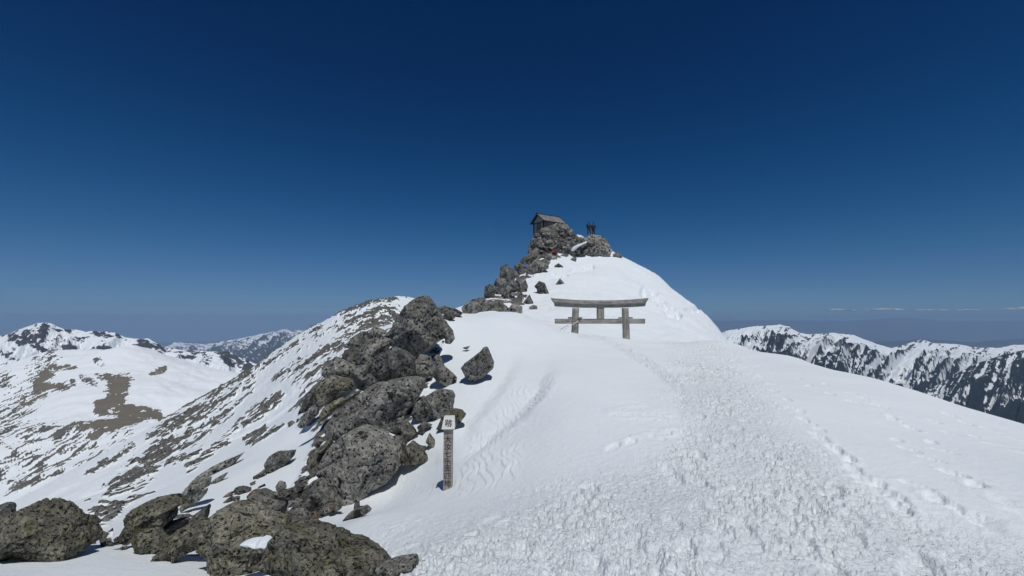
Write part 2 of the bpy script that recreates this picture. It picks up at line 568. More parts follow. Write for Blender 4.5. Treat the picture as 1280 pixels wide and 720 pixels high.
# rubble under the boulder piles
PILE = [
 [(395,470),(430,430),(480,405),(505,380),(545,380),(560,400),(556,430),(540,470),(530,500),(515,535),(505,550),(470,545),(420,560),(400,600),(430,628),(396,660),(384,668),(350,668),(345,640),(372,600),(395,545),(372,535),(380,505)],
 [(160,690),(200,640),(260,650),(300,645),(345,668),(380,672),(420,695),(480,722),(340,722),(320,715),(262,700),(200,705)],
 [(578,392),(604,371),(606,356),(625,340),(628,331),(660,316),(665,300),(735,296),(735,316),(690,328),(684,336),(670,346),(658,352),(660,370),(652,394),(620,388)],
]
for k, poly in enumerate(PILE):
    m = soft_poly(gpx, gpy, poly, 4.0)
    if k < 2: m = m * (RR < 30) * (0.50 + 1.1 * fbm(P3 * 2.2, 3, 8 + k) * 1.0)
    else: m = m * (RR > 32) * (0.46 + 1.1 * fbm(P3 * 0.55, 3, 9))
    rock = np.maximum(rock, np.clip(m, 0, 1))
# small outcrops on the dome snow
rock_h = rock * (0.35 + 0.65 * (fbm(P3 * 1.3, 4, 11) + 0.5))
GZ = GZ + np.where(RR > 9, 0.34, 0.06) * rock_h * np.clip(RR / 40, 0.5, 1.6)

# --- wind lips in the drift
LIP1 = [(712,448),(700,461),(690,478),(676,500),(655,520),(632,538),(606,562),(569,592)]
LIP2 = [(668,446),(648,460),(633,479),(615,501),(596,524),(581,556)]
near_z = (RR < 40) & (RR > 4)
for lip, wl, A in ((LIP1, 16, 0.19), (LIP2, 13, 0.11)):
    d, s_, al = seg_dist(gpx, gpy, lip)
    s_ = s_ + 3 * fbm(np.stack([GX * 1.5, GY * 1.5, zero + wl], 1), 3, 19)
    prof = -sst(-4, wl, s_) * np.exp(-np.maximum(s_ - wl, 0) / 45) * sst(14, 0, d - np.abs(s_)) * sst(0, 0.3, al) * sst(1.0, 0.7, al)
    GZ = GZ + near_z * A * prof
# layered sastrugi: thin terraces
ter = np.maximum(soft_poly(gpx, gpy, [(575,600),(590,530),(640,478),(700,470),(672,515),(648,560),(645,598),(600,606)], 12) * near_z,
                 soft_poly(gpx, gpy, [(445,690),(520,615),(600,590),(640,600),(560,640),(500,690)], 16) * near_z * 0.7)
fld = GZ * 13 + 2.8 * fbm(np.stack([GX * 0.9, GY * 0.5, zero], 1), 4, 21) + 0.8 * GX
fr = fld - np.floor(fld)
GZ = GZ + ter * 0.026 * (sst(0.0, 0.12, fr) - fr) * sst(-0.1, 0.35, fbm(np.stack([GX * 0.5, GY * 0.5, zero + 7], 1), 3, 5) + 0.15)
ter2 = soft_poly(gpx, gpy, [(740,590),(745,500),(800,478),(860,490),(865,560),(800,612)], 20) * near_z
fld = GZ * 22 + 2.0 * fbm(np.stack([GX * 0.8, GY * 1.6, zero + 3], 1), 4, 23) + 1.1 * GY
fr = fld - np.floor(fld)
GZ = GZ + ter2 * 0.026 * (sst(0.0, 0.1, fr) - fr) * sst(0.0, 0.3, fbm(np.stack([GX * 1.1, GY * 1.1, zero + 2], 1), 3, 15))

# --- trodden snow
TROD = [(440,735),(500,672),(570,648),(650,628),(760,604),(838,572),(858,530),(842,480),(828,442),(858,434),(905,438),(938,476),(985,530),(1035,575),(1110,632),(1200,668),(1330,690),(1330,760),(900,900),(440,900)]
wob = 26 * fbm(np.stack([GX * 0.7, GY * 0.5, zero], 1), 3, 31)
trod = soft_poly(gpx + wob, gpy + wob * 0.4, TROD, 30) * (RR < 34)
trk = [(726,421),(752,424),(775,433),(800,447),(824,462),(848,482),(866,505)]
d, s_, al = seg_dist(gpx, gpy, trk)
trod = np.maximum(trod, sst(1.0, 0.45, d / (4 + 9 * al)) * (RR < 34) * (RR > 7))
d, s_, al = seg_dist(gpx, gpy, [(835,432),(870,432),(905,436)])
trod = np.maximum(trod, 0.8 * sst(7, 3, d) * (RR < 36) * (RR > 14))
sel = trod > 0.003
tx, ty = GX[sel], GY[sel]
h = 0
for (sc1, amp, seed, st) in ((3.6, 0.013, 41, 1.6), (9.0, 0.019, 42, 1.5), (19.0, 0.014, 43, 1.1)):
    wx = 0.25 * fbm(np.stack([tx * 3, ty * 3, tx * 0 + seed], 1), 2, seed)
    f1, cid = worley2((tx + wx) * sc1 * 1.1, (ty - wx) * sc1 / st, seed)
    h = h - amp * (0.35 + 0.65 * cid) * sst(0.52, 0.18, f1) + amp * 0.3 * sst(0.35, 0.6, f1) * (cid > 0.5)
h = h + 0.016 * ridged(np.stack([tx * 8, ty * 6, tx * 0], 1), 4, 44, 0.62) * 0.7
big = 0.03 * fbm(np.stack([tx * 1.0, ty * 0.8, tx * 0], 1), 2, 45)
vary = 0.45 + 1.1 * sst(-0.35, 0.45, fbm(np.stack([tx * 1.1, ty * 0.8, tx * 0 + 4], 1), 3, 48))
GZ[sel] = GZ[sel] + trod[sel] * (h * vary * (1 + 0.9 * sst(8, 15, RR[sel])) + big - 0.012)
# single prints beside the trail
rs = np.random.RandomState(4)
prints = []
for (x0, y0, x1, y1, n_) in ((915,440,1130,640,30),(1040,480,1180,560,9),(1120,545,1275,640,7),(1080,500,1280,570,8),(1150,610,1240,660,6),(930,450,1060,500,7),(770,560,850,540,4),(1180,520,1270,548,5)):
    for i in range(n_):
        f_ = (i + rs.uniform(-0.25, 0.25)) / max(1, n_ - 1)
        px_ = x0 + (x1 - x0) * f_ + rs.uniform(-6, 6); py_ = y0 + (y1 - y0) * f_ + rs.uniform(-3, 3)
        Y_ = hit(px_, py_)
        if Y_ and Y_ < 30:
            a_, b_ = ray(px_, py_)
            prints.append((a_ * Y_, Y_, rs.uniform(-0.6, 0.9), rs.uniform(0.5, 1)))
loose = {(q[0], q[1]) for q in prints}
for i in range(150):                                        # boot prints still readable in the trail
    Y_ = 3.0 + 13 * rs.rand() ** 1.5
    c_ = 0.9 + 0.16 * Y_ + rs.normal(0, 0.9 + 0.07 * Y_)
    a_ = rs.uniform(0.0, 0.5)
    prints.append((c_, Y_, a_, rs.uniform(0.5, 1.0)))
for (x, y, ang, s_) in prints:
    m = (np.abs(GX - x) < 0.4) & (np.abs(GY - y) < 0.4)
    if not m.any(): continue
    if np.median(trod[m]) < 0.75 and (x, y) not in loose: continue
    ax, ay = sin(ang), cos(ang)
    u = (GX[m] - x) * ax + (GY[m] - y) * ay
    w = -(GX[m] - x) * ay + (GY[m] - y) * ax
    q = np.sqrt((u / 0.16) ** 2 + (w / 0.075) ** 2)
    GZ[m] += s_ * (-0.034 * sst(1.08, 0.85, q) + 0.012 * np.exp(-((q - 1.5) / 0.4) ** 2) * (0.5 + perlin(np.stack([u * 14, w * 14, u * 0 + x], 1), 3)))
# chunks of broken crust on the dome
d, s_, al = seg_dist(gpx, gpy, [(806,366),(818,372),(832,384),(846,394)])
ice = sst(7.5, 3, d + 2.5 * fbm(P3 * 0.6, 2, 51)) * (RR > 36)
d2, _, _ = seg_dist(gpx, gpy, [(858,386),(872,388)])
ice = np.maximum(ice, 0.8 * sst(4, 1.5, d2) * (RR > 40))
d3, _, _ = seg_dist(gpx, gpy, [(690,345),(708,345),(716,337),(740,333)])
ice = np.maximum(ice, 0.75 * sst(4, 1.2, d3) * (RR > 40))
GZ = GZ + ice * (0.55 * (ridged(P3 * 0.9, 3, 52) - 0.9) - 0.55)
# gentle undulation
GZ = GZ + 0.010 * RR ** 0.8 * fbm(np.stack([GX, GY, zero], 1) * 0.18, 3, 61) * sst(3, 12, RR) * (1 - 0.7 * (RR > 30))
und = fbm(np.stack([GX * 0.9 + GY * 0.5, GY * 0.25 - GX * 0.2, zero], 1), 4, 62) * (RR > 4)
GZ = GZ + 0.018 * und * (1 + 0.02 * RR)
GZ = GZ + np.where(RR > 34, 1.0, 0.0) * (0.24 * fbm(P3 * 0.22, 4, 63) + 0.05 * ridged(P3 * np.array([0.8, 0.8, 2.0]), 3, 64)) * (1 - rock)
# scoops at the foot of the sign post
dirt = 0.55 * sst(0.1, 0.5, fbm(P3 * 1.2, 4, 71) + 0.1) * soft_poly(gpx, gpy, [(420,640),(500,590),(550,560),(560,610),(480,650),(430,660)], 20) * (RR < 14)
dirt = np.maximum(dirt, 0.5 * sst(0.0, 0.5, fbm(P3 * 0.8, 4, 72)) * soft_poly(gpx, gpy, [(640,400),(690,375),(720,395),(700,415)], 10) * (RR > 20))
ground = link('snow_ground', np_mesh('snow_ground', np.stack([GX, GY, GZ], 1), grid_faces(len(rr), len(az)), True, {'rock': rock, 'dirt': dirt, 'trod': trod}), make_ground())
tag(ground, kind='structure')
gz_grid = GZ.reshape(len(rr), len(az))
def ground_z(x, y):
    a, r = math.atan2(x, y), math.hypot(x, y)
    i = int(np.clip(np.searchsorted(az, a), 1, len(az) - 1)); j = int(np.clip(np.searchsorted(rr, r), 1, len(rr) - 1))
    return float(min(gz_grid[j, i], gz_grid[j - 1, i - 1]))

# ------------------------------------------------------------------ the plateau to the west
MID = [(-200,500,900),(0,470,900),(17,459,900),(50,442,900),(75,439,900),(105,440,900),(131,440,900),(160,431,900),(200,445,900),(232,457,900),(292,466,900),(340,475,900),(400,490,900),
 (-200,520,1300),(0,500,1300),(75,470,1300),(160,462,1300),(232,490,1300),(300,500,1300),(400,520,1300),
 (100,465,760),(40,480,720),(160,478,700),(200,480,690),(250,490,720),(295,490,690),(205,516,600),(165,512,590),(120,525,520),(60,540,490),(0,540,520),(0,600,400),(100,570,430),(150,545,470),(60,600,380),(200,530,480),(240,530,440),(0,660,320),(-200,650,340),(100,640,300),(250,600,300),(350,560,320),(80,492,640),(140,500,610),(20,520,590)]
mid = TPS([pt(*p) for p in MID], 0.8)
a2 = np.linspace(-1.0, -0.40, 620); r2 = np.exp(np.linspace(math.log(330), math.log(1900), 420))
A2, R2 = np.meshgrid(a2, r2); A2, R2 = A2.ravel(), R2.ravel()
MX, MY = R2 * np.sin(A2), R2 * np.cos(A2)
MZ = mid(A2, R2)
MP = np.stack([MX, MY, MZ], 1)
mpx, mpy = to_px(MP)
z0 = np.zeros_like(MX)
_st = STREAK
STREAK = pt(20, 600, 400) - pt(140, 510, 520); STREAK /= np.linalg.norm(STREAK)
brown, mrock = z0.copy(), z0.copy()
MC = [(150,480,145,498,13,.95,1),(100,532,180,521,7,.9,1),(140,508,200,517,6,.95,1),(135,470,139,480,5,.9,1),(128,507,148,502,10,.95,1),(188,468,206,462,3,.9,1),(150,530,115,542,6,.62,1),(185,522,200,520,4,.8,1),
 (70,459,94,458,4,.8,1),(45,488,75,482,4,.8,1),(62,462,50,480,7,.6,1),(30,505,55,493,6,.7,1),
 (66,445,50,462,9,.66,0),(55,460,20,510,16,.58,0),(20,510,-20,560,22,.6,0),(40,480,80,485,8,.5,0),(90,477,92,480,3,.85,0),(102,473,118,480,4,.85,0),(122,470,128,474,4,.7,0),(120,450,128,453,4,.7,0),
 (120,540,20,610,14,.60,0),(100,535,-10,600,12,.64,0),(160,540,60,620,10,.5,0),(60,540,10,560,14,.55,0),(155,560,95,600,8,.45,0),(0,475,15,480,9,.6,0)]
ms = (mpx < 340)
bs = streaky(MP[ms], 2.2, 0.06, 81) + 0.5 * fbm(MP[ms] * 0.3, 3, 86); rs_ = streaky(MP[ms], 5.0, 0.22, 82) + 0.5 * streaky(MP[ms], 2.0, 0.05, 87)
for x1, y1, x2, y2, w, d, kind in MC:
    dd, _, _ = seg_dist(mpx[ms], mpy[ms], [(x1, y1), (x2, y2)])
    q = d * sst(1.6 * w, 0.4 * w, dd)
    if kind: brown[ms] = np.maximum(brown[ms], sst(-0.15, 0.15, 0.75 * bs + (q - 0.50) * 1.2) * (q > 0.05))
    else: mrock[ms] = np.maximum(mrock[ms], sst(-0.15, 0.15, 0.9 * rs_ + (q - 0.68) * 1.1) * (q > 0.05))
MZ = MZ + 5 * fbm(MP * 0.012, 5, 83) * sst(450, 700, R2) + 1.6 * mrock * ridged(MP * 0.06, 3, 84) + 2.5 * fbm(MP * 0.03, 4, 85)
t_ = link('plateau', np_mesh('plateau', np.stack([MX, MY, MZ], 1), grid_faces(len(r2), len(a2)), True, {'rock': mrock, 'brown': brown}),
          make_mountain('plateau_snow', (0.10, 0.098, 0.095), (0.17, 0.16, 0.145), (0.21, 0.19, 0.155), 0.05))
tag(t_, kind='structure')

# ------------------------------------------------------------------ distant ranges
def mountain_range(name, crest, Y, cols, front, back, rows, slope, spur_w, spur_a, skew, mat, maskf, rough=0.06, seed=0, jag=0.0, gamma=1.0):
    cp = np.array(crest, float)
    u = np.linspace(cp[0, 0], cp[-1, 0], cols)
    py = np.interp(u, cp[:, 0], cp[:, 1])
    C = np.array([pt(a, b, Y) for a, b in zip(u, py)])
    dirn = C[:, :2] / np.linalg.norm(C[:, :2], axis=1)[:, None]
    s = np.concatenate([[0], np.cumsum(np.hypot(np.diff(C[:, 0]), np.diff(C[:, 1])))])
    nb = rows // 6
    t = np.concatenate([-np.linspace(back, 0, nb)[:-1], np.linspace(0, 1, rows) ** 1.25 * front])
    T, Sx = np.meshgrid(t, s, indexing='ij')
    T, Sx = T.ravel(), Sx.ravel()
    X = np.tile(C[:, 0], len(t)) - T * np.tile(dirn[:, 0], len(t))
    Yv = np.tile(C[:, 1], len(t)) - T * np.tile(dirn[:, 1], len(t))
    at = np.abs(T)
    q = np.stack([(Sx + skew * T) / spur_w, at / (spur_w * 3.2), np.where(T < 0, 9.0, 0.0)], 1)
    q[:, 0] += 0.35 * perlin(np.stack([Sx / spur_w * 0.6, at / spur_w * 0.4, Sx * 0], 1), seed + 5)
    rg = ridged(q, 5, seed, 0.52)
    grow = sst(0, front * 0.30, at)
    Z = np.tile(C[:, 2], len(t)) - slope * at ** gamma * (front ** (1 - gamma)) + spur_a * grow * (rg - 0.7)
    Z = Z + rough * spur_a * fbm(np.stack([X, Yv, Z * 0], 1) / (spur_w * 0.25), 4, seed + 9) * (0.3 + grow)
    if jag: Z = Z + jag * fbm(np.stack([Sx / spur_w * 3, T / spur_w * 3, T * 0], 1), 4, seed + 13)
    P = np.stack([X, Yv, Z], 1)
    ppx, ppy = to_px(P)
    rockm, brownm = maskf(P, T / front, rg, Sx, ppx, ppy)
    o = link(name, np_mesh(name, P, grid_faces(len(t), cols), True, {'rock': rockm, 'brown': brownm}), mat)
    tag(o, kind='structure')
    return o

m_left = make_mountain('western_peaks', (0.045, 0.048, 0.055), (0.085, 0.085, 0.09), (0.15, 0.13, 0.1), 0.01)
def mask_left(P, t, rg, s, px, py):
    n = 0.7 * fbm(P / 95.0, 3, 101, 0.6) + 0.6 * fbm(P / 28.0, 3, 102, 0.65)
    dn = np.full(len(P), 0.24)
    for x1, y1, x2, y2, w, d in ((15,422,28,426,7,.75),(32,418,40,424,7,.65),(44,428,56,412,8,.75),(50,436,58,440,5,.7),(2,440,14,446,6,.6),(80,434,92,436,5,.75),(120,414,134,420,6,.55),(148,418,156,424,5,.6),(124,436,140,436,4,.75),(280,440,292,452,9,.85),(180,430,205,438,8,.55),(225,440,260,448,8,.5),(292,452,310,460,8,.8),(84,411,86,414,4,.8),(205,436,225,440,6,.62)):
        d_, _, _ = seg_dist(px, py, [(x1, y1), (x2, y2)])
        dn = np.maximum(dn, d * sst(1.5 * w, 0.4 * w, d_))
    return sst(-0.12, 0.12, 0.8 * n + (dn - 0.55) * 1.1 + 0.06 * (rg - 0.7)), np.zeros(len(P))
mountain_range('white_peaks', [(-260,432),(-120,428),(0,420),(12,417),(29,410),(47,404),(57,403),(65,405),(80,412),(86,411),(106,414),(126,414),(145,416),(157,422),(175,424),(185,423),(200,431),(207,436),(215,435),(240,441),(250,439),(270,440),(285,439),(300,447),(312,452),(340,460),(420,475)],
               3000, 700, 900, 700, 220, 0.42, 170, 62, 0.3, m_left, mask_left, seed=110, jag=5)
m_far = make_mountain('far_range_snow', (0.05, 0.055, 0.06), (0.09, 0.09, 0.09), (0.1, 0.1, 0.1), 0.002)
def mask_far(P, t, rg, s, px, py):
    n = 0.6 * fbm(P / 330.0, 3, 121, 0.62) + 0.8 * fbm(P / 120.0, 3, 122, 0.7)
    return sst(-0.14, 0.14, 0.8 * n + (t - 0.30) * 0.9 + 0.20 * (rg - 0.75)), np.zeros(len(P))
mountain_range('far_snowy_range', [(-300,440),(120,442),(205,434),(225,428),(245,430),(260,430),(275,427),(290,425),(310,421),(330,417),(350,412),(357,411),(365,414),(385,412),(410,416),(450,424),(520,432)],
               18000, 600, 5500, 3500, 200, 0.20, 900, 260, 0.25, m_far, mask_far, seed=130, jag=35)

m_right = make_mountain('eastern_range_snow', (0.055, 0.056, 0.058), (0.10, 0.098, 0.092), (0.022, 0.028, 0.028), 0.006)
def mask_right(P, t, rg, s, px, py):
    n = 0.8 * fbm(P / 90.0, 4, 141, 0.7) + 0.3 * fbm(P / 22.0, 2, 144)
    gul = rg - 0.85                                       # high on spurs
    up = sst(0.0, 0.75, t)
    T = t * 2300
    ln = fbm(np.stack([(s + 0.55 * T) / 58.0 + 0.5 * perlin(np.stack([s / 260, T / 200, s * 0], 1), 143), T / 520.0, s * 0], 1), 4, 142, 0.62)
    rk = sst(-0.14, 0.14, 0.55 * n + 0.55 * ln + 0.40 * gul + (t - 0.47) * 1.1 + 0.35 * perlin(np.stack([s / 900.0, t * 1.5, s * 0], 1), 149))
    fo = sst(-0.12, 0.12, 0.50 * n + 0.50 * ln + 0.40 * gul + (t - 0.52) * 1.5)
    return np.where(t < 0, 0.3 * rk, rk), fo
mountain_range('snowy_range', [(820,446),(880,424),(910,413),(942,408),(974,406),(986,408),(999,416),(1014,418),(1042,416),(1067,419),(1099,431),(1114,435),(1130,431),(1153,424),(1167,429),(1196,430),(1217,434),(1249,435),(1267,431),(1280,431),(1340,440),(1420,434),(1600,452)],
               7000, 1000, 2300, 1400, 340, 0.56, 430, 270, 0.55, m_right, mask_right, seed=150, jag=10)
def mask_spur(P, t, rg, s, px, py):
    n = fbm(P / 60.0, 4, 161, 0.65)
    T = t * 1700
    ln = fbm(np.stack([(s + 0.5 * T) / 55.0 + 0.5 * perlin(np.stack([s / 230, T / 180, s * 0], 1), 163), T / 280.0, s * 0], 1), 4, 162, 0.62)
    return sst(-0.14, 0.14, 0.4 * n + 0.7 * ln + 0.3 * (rg - 0.85) + (t - 0.10) * 1.0 + 0.05), sst(-0.12, 0.12, 0.4 * n + 0.6 * ln + 0.4 * (rg - 0.8) + (t - 0.25) * 1.5)
mountain_range('forested_spur', [(980,580),(1060,535),(1120,505),(1172,481),(1189,471),(1215,456),(1250,445),(1280,437),(1330,424),(1420,412),(1600,420)],
               5200, 620, 1700, 900, 260, 0.62, 330, 150, 0.5, m_right, mask_spur, seed=170, jag=9)
m_haze = make_mountain('distant_hills', (0.05, 0.06, 0.055), (0.06, 0.07, 0.06), (0.05, 0.06, 0.055), 0.001)
ones = lambda P, t, rg, s, px, py: (np.ones(len(P)), np.zeros(len(P)))
mountain_range('distant_hills', [(700,406),(800,402),(880,401),(950,400.5),(1000,400.5),(1060,401),(1095,399),(1115,397.8),(1130,397.5),(1150,398.5),(1180,401.5),(1225,401.5),(1280,401),(1400,400),(1900,402)],
               52000, 500, 14000, 6000, 60, 0.17, 4000, 180, 0.2, m_haze, ones, seed=190)
mountain_range('far_foothills', [(820,432),(1040,428),(1100,427),(1160,424),(1215,428),(1250,425),(1300,423),(1500,424)],
               24000, 300, 5000, 3000, 50, 0.22, 2000, 130, 0.2, m_haze, ones, seed=197)

# the lowland under everything, out to the horizon
lr = np.array([200, 3000, 9000, 20000, 40000, 62000.0]); la = np.linspace(-pi, pi, 97)
LA, LR = np.meshgrid(la, lr)
LV = np.stack([(LR * np.sin(LA)).ravel(), (LR * np.cos(LA)).ravel(), np.full(LA.size, -2600.0)], 1)
low = link('lowland', np_mesh('lowland', LV, grid_faces(len(lr), len(la)), True, {'rock': np.ones(len(LV)), 'brown': np.zeros(len(LV))}), m_haze)
tag(low, kind='structure')

# the air
t = NT('air')
t.t.nodes.clear()
o_ = t.n('ShaderNodeOutputMaterial')
pv = t.n('ShaderNodeVolumePrincipled')
pv.inputs['Color'].default_value = (0.455, 0.665, 0.965, 1)
pv.inputs['Density'].default_value = 3.0e-5
pv.inputs['Anisotropy'].default_value = 0.0
t.l(pv.outputs[0], o_.inputs['Volume'])
bm = bmesh.new()
bmesh.ops.create_cube(bm, size=1.0)
HZ_TOP = 420.0
for v in bm.verts:
    v.co.x *= 140000
    v.co.y = v.co.y * 140000
    v.co.z = HZ_TOP if v.co.z > 0 else -2601.0
hz = bm_obj('haze', bm, t.m)
tag(hz, kind='stuff')

# a line of small fair weather clouds over the far hills
t = NT('cloud')
tr = t.n('ShaderNodeBsdfTranslucent'); tr.inputs[0].default_value = (0.95, 0.95, 0.95, 1)
ms_ = t.n('ShaderNodeMixShader'); ms_.inputs[0].default_value = 0.4
t.l(t.b.outputs[0], ms_.inputs[1]); t.l(tr.outputs[0], ms_.inputs[2]); t.l(ms_.outputs[0], t.out.inputs['Surface'])
t.b.inputs['Base Color'].default_value = (0.95, 0.95, 0.95, 1)
t.b.inputs['Roughness'].default_value = 1.0
m_cloud = t.m
ico = {}
def icos(level):
    if level not in ico:
        bm = bmesh.new()
        bmesh.ops.create_icosphere(bm, subdivisions=level, radius=1.0)
        bm.verts.ensure_lookup_table()
        ico[level] = (np.array([v.co[:] for v in bm.verts]), np.array([[v.index for v in f.verts] for f in bm.faces], dtype=np.int32))
        bm.free()
    return ico[level]
CL = [(1049,388,16,1.3,'longest flat white cloud low over the far hills'),(1106,387.5,20,1.5,'flat white cloud with a brighter right end over the hills'),(1165,388,14,1.2,'short flat white cloud above the sharp snowy summit'),(1211,388,10,1.1,'small faint cloud between two longer ones on the right'),(1277,386.5,17,1.8,'white cloud touching the right edge of the view')]
for i, (x, y, w, h_, lab) in enumerate(CL):
    V, Fc = icos(4)
    Yc = 30000.0
    c = pt(x, y, Yc)
    k = Yc / F
    V2 = V.copy()
    lump = 1 + 0.7 * fbm(np.stack([V[:, 0] * 2.5 + i * 7, V[:, 1] * 2, V[:, 2] * 1.5], 1), 4, 200 + i)
    V2[:, 0] *= w * k * lump
    V2[:, 1] *= w * 0.6 * k * lump
    V2[:, 2] = np.where(V[:, 2] < 0, 0.35, 1.0) * V[:, 2] * 1.0 * h_ * k * lump
    o = link('cloud', np_mesh('cloud', V2, Fc), m_cloud, None, tuple(c))
    tag(o, lab, 'cloud', 'small clouds over the far hills')

# ------------------------------------------------------------------ boulders
def build_rock(label, poly, Y=None, mat='grey', D=None, seed=0, stones=0.0, name='boulder', group='boulders on the ridge', rough=1.0, cat='boulder', fixed=False):
    P = np.array(poly, float)
    x0, y0 = P.min(0); x1, y1 = P.max(0)
    xa, ya = P[:, 0], P[:, 1]
    xb, yb = np.roll(xa, -1), np.roll(ya, -1)
    cr = xa * yb - xb * ya
    A = cr.sum() / 2
    cx = ((xa + xb) * cr).sum() / (6 * A); cy_ = ((ya + yb) * cr).sum() / (6 * A)
    A = abs(A)
    if Y is None:
        low_ = [p for p in poly if p[1] > cy_ + 0.25 * (y1 - cy_)] or [(cx, y1)]
        hs = [hit(*p) for p in low_]
        hs = [q for q in hs if q]
        Y = float(np.percentile(hs, 45)) if hs else 15.0
    elif Y < 30:
        low_ = [p for p in poly if p[1] > cy_ + 0.45 * (y1 - cy_)]
        hs = [q for q in (hit(*p) for p in low_) if q]
        if hs: Y = min(Y, float(np.percentile(hs, 35)))
    elif not fixed:
        hs = [hit(p[0], p[1], 30.0) for p in poly] + [hit(cx, cy_, 30.0), hit(cx, (cy_ + y1) / 2, 30.0)]
        hs = [q for q in hs if q]
        if hs: Y = min(Y, float(np.percentile(hs, 25)))
    k = Y / F
    size = math.sqrt(A) * k
    D = (0.55 * size) if D is None else D
    Yc = Y + 0.15 * D
    k = Yc / F
    rad = math.sqrt(A) / 2
    lev = 6 if rad > 21 or stones else 5 if rad > 7 else 4
    V, Fc = icos(lev)
    # radial outline
    n = 720
    ph = np.linspace(-pi, pi, n, endpoint=False)
    R = np.zeros(n)
    for i in range(len(poly)):
        ax_, ay_ = poly[i][0] - cx, -(poly[i][1] - cy_)
        bx_, by_ = poly[(i + 1) % len(poly)][0] - cx, -(poly[(i + 1) % len(poly)][1] - cy_)
        ex, ey = bx_ - ax_, by_ - ay_
        den = np.cos(ph) * ey - np.sin(ph) * ex
        den = np.where(np.abs(den) < 1e-9, 1e-9, den)
        tt = (ax_ * ey - ay_ * ex) / den
        uu = (ax_ * np.sin(ph) - ay_ * np.cos(ph)) / den
        ok = (tt > 0) & (uu >= -1e-6) & (uu <= 1 + 1e-6)
        R = np.maximum(R, np.where(ok, tt, 0))
    R = np.maximum(R, 0.3)
    rsd = np.random.RandomState(seed * 7 + 11)
    a, b, c = V[:, 0], V[:, 2], -V[:, 1]           # right, up, towards the camera
    phi = np.arctan2(b, a)
    rho = np.hypot(a, b)
    Rv = np.interp(phi, np.append(ph, pi), np.append(R, R[0]))
    front = np.sign(c) * np.abs(c) ** 0.6
    fa, fb = rho * np.cos(phi), rho * np.sin(phi)
    lim = np.full(len(V), 9.0)
    planes = [(rsd.uniform(-0.35, 0.35), rsd.uniform(0.7, 1.5), rsd.uniform(0.75, 1.0)), (rsd.uniform(0.9, 1.7), rsd.uniform(-0.4, 0.4), rsd.uniform(0.6, 0.95)),
              (rsd.uniform(-1.6, -0.8), rsd.uniform(-0.3, 0.5), rsd.uniform(0.6, 0.95)), (rsd.uniform(-0.4, 0.4), rsd.uniform(-0.25, 0.25), rsd.uniform(0.5, 0.75)),
              (rsd.uniform(-1, 1), rsd.uniform(-1.0, 1.0), rsd.uniform(0.5, 0.8))]
    if label.startswith('highest pyramid'): planes = [(0.12, 0.22, 0.62), (1.25, 0.1, 0.95), (-1.1, 0.05, 0.9), (-0.2, -0.7, 0.75)]
    if label.startswith('giant tilted'): planes = [(-1.15, 0.75, 0.62), (0.22, 0.12, 0.58), (1.3, -0.1, 0.95), (0.1, -0.9, 0.8)]
    if label.startswith('great round'): planes = [(-0.75, 0.25, 0.62), (0.15, 0.75, 0.80), (0.28, -0.1, 0.62), (1.3, -0.4, 1.0)]
    for kx, kz, h0 in planes:
        lim = np.minimum(lim, h0 - kx * fa - kz * fb)
    lim = np.maximum(lim, 0.02 + 0.25 * (1 - rho))
    dep = np.where(front > 0, np.minimum(front, lim), front * 1.6)
    X = cx + Rv * rho * np.cos(phi)
    Yp = cy_ - Rv * rho * np.sin(phi)
    th_a, th_b = ray(X, Yp)
    W = np.stack([th_a * Yc, Yc - dep * D, th_b * Yc], 1)
    N = np.stack([a, V[:, 1], b], 1)
    sd = seed * 3.7
    d = 0.032 * size * fbm(W * (1.7 / size) + sd, 3, seed + 1)
    # chiselled facets, cracks and pits
    f1, f2, cid = worley(W * (2.6 / size) + sd, seed + 2)
    d += 0.038 * size * (cid - 0.5) * sst(0.0, 0.12, f2 - f1) - 0.035 * size * sst(0.07, 0.0, f2 - f1) * (cid > 0.45)
    d += rough * 0.030 * size * ridged(W * (5.5 / size) + sd, 3, seed + 4) * 0.45
    d += rough * 0.016 * min(size, 0.8) * fbm(W * (22 / max(size, 0.3)) + sd, 3, seed + 6, 0.7) * 1.6
    tone = np.clip(0.5 + 0.16 * (cid - 0.5) + rsd.uniform(-0.16, 0.20), 0, 1)
    if stones:
        f1, f2, cid = worley(W * np.array([1 / stones, 1 / stones, 1.35 / stones]) + sd, seed + 8)
        d += stones * (0.55 * (cid - 0.4) * sst(0.0, 0.18, f2 - f1) - 0.35 * sst(0.16, 0.0, f2 - f1))
        tone = np.clip((0.55 if mat == 'pale' else 0.28) + 0.75 * cid * sst(0.0, 0.2, f2 - f1), 0, 1)
    ramp_ = 0.35 + 0.65 * sst(0, 0.3, np.abs(c))
    W = W + N * (d * ramp_)[:, None]
    base = np.array([W[:, 0].mean(), W[:, 1].mean(), W[:, 2].min()])
    me = np_mesh(name, W - base, Fc, True, {'tone': tone})
    ta = me.attributes.new('tc', 'FLOAT_VECTOR', 'POINT')
    ta.data.foreach_set('vector', ((W - base) * (9.0 / Yc) ** 0.8 + rsd.uniform(0, 90, 3)).astype(np.float32).ravel())
    o = link(name, me, ROCKS[mat], None, tuple(base))
    tag(o, label, cat, group)
    return o

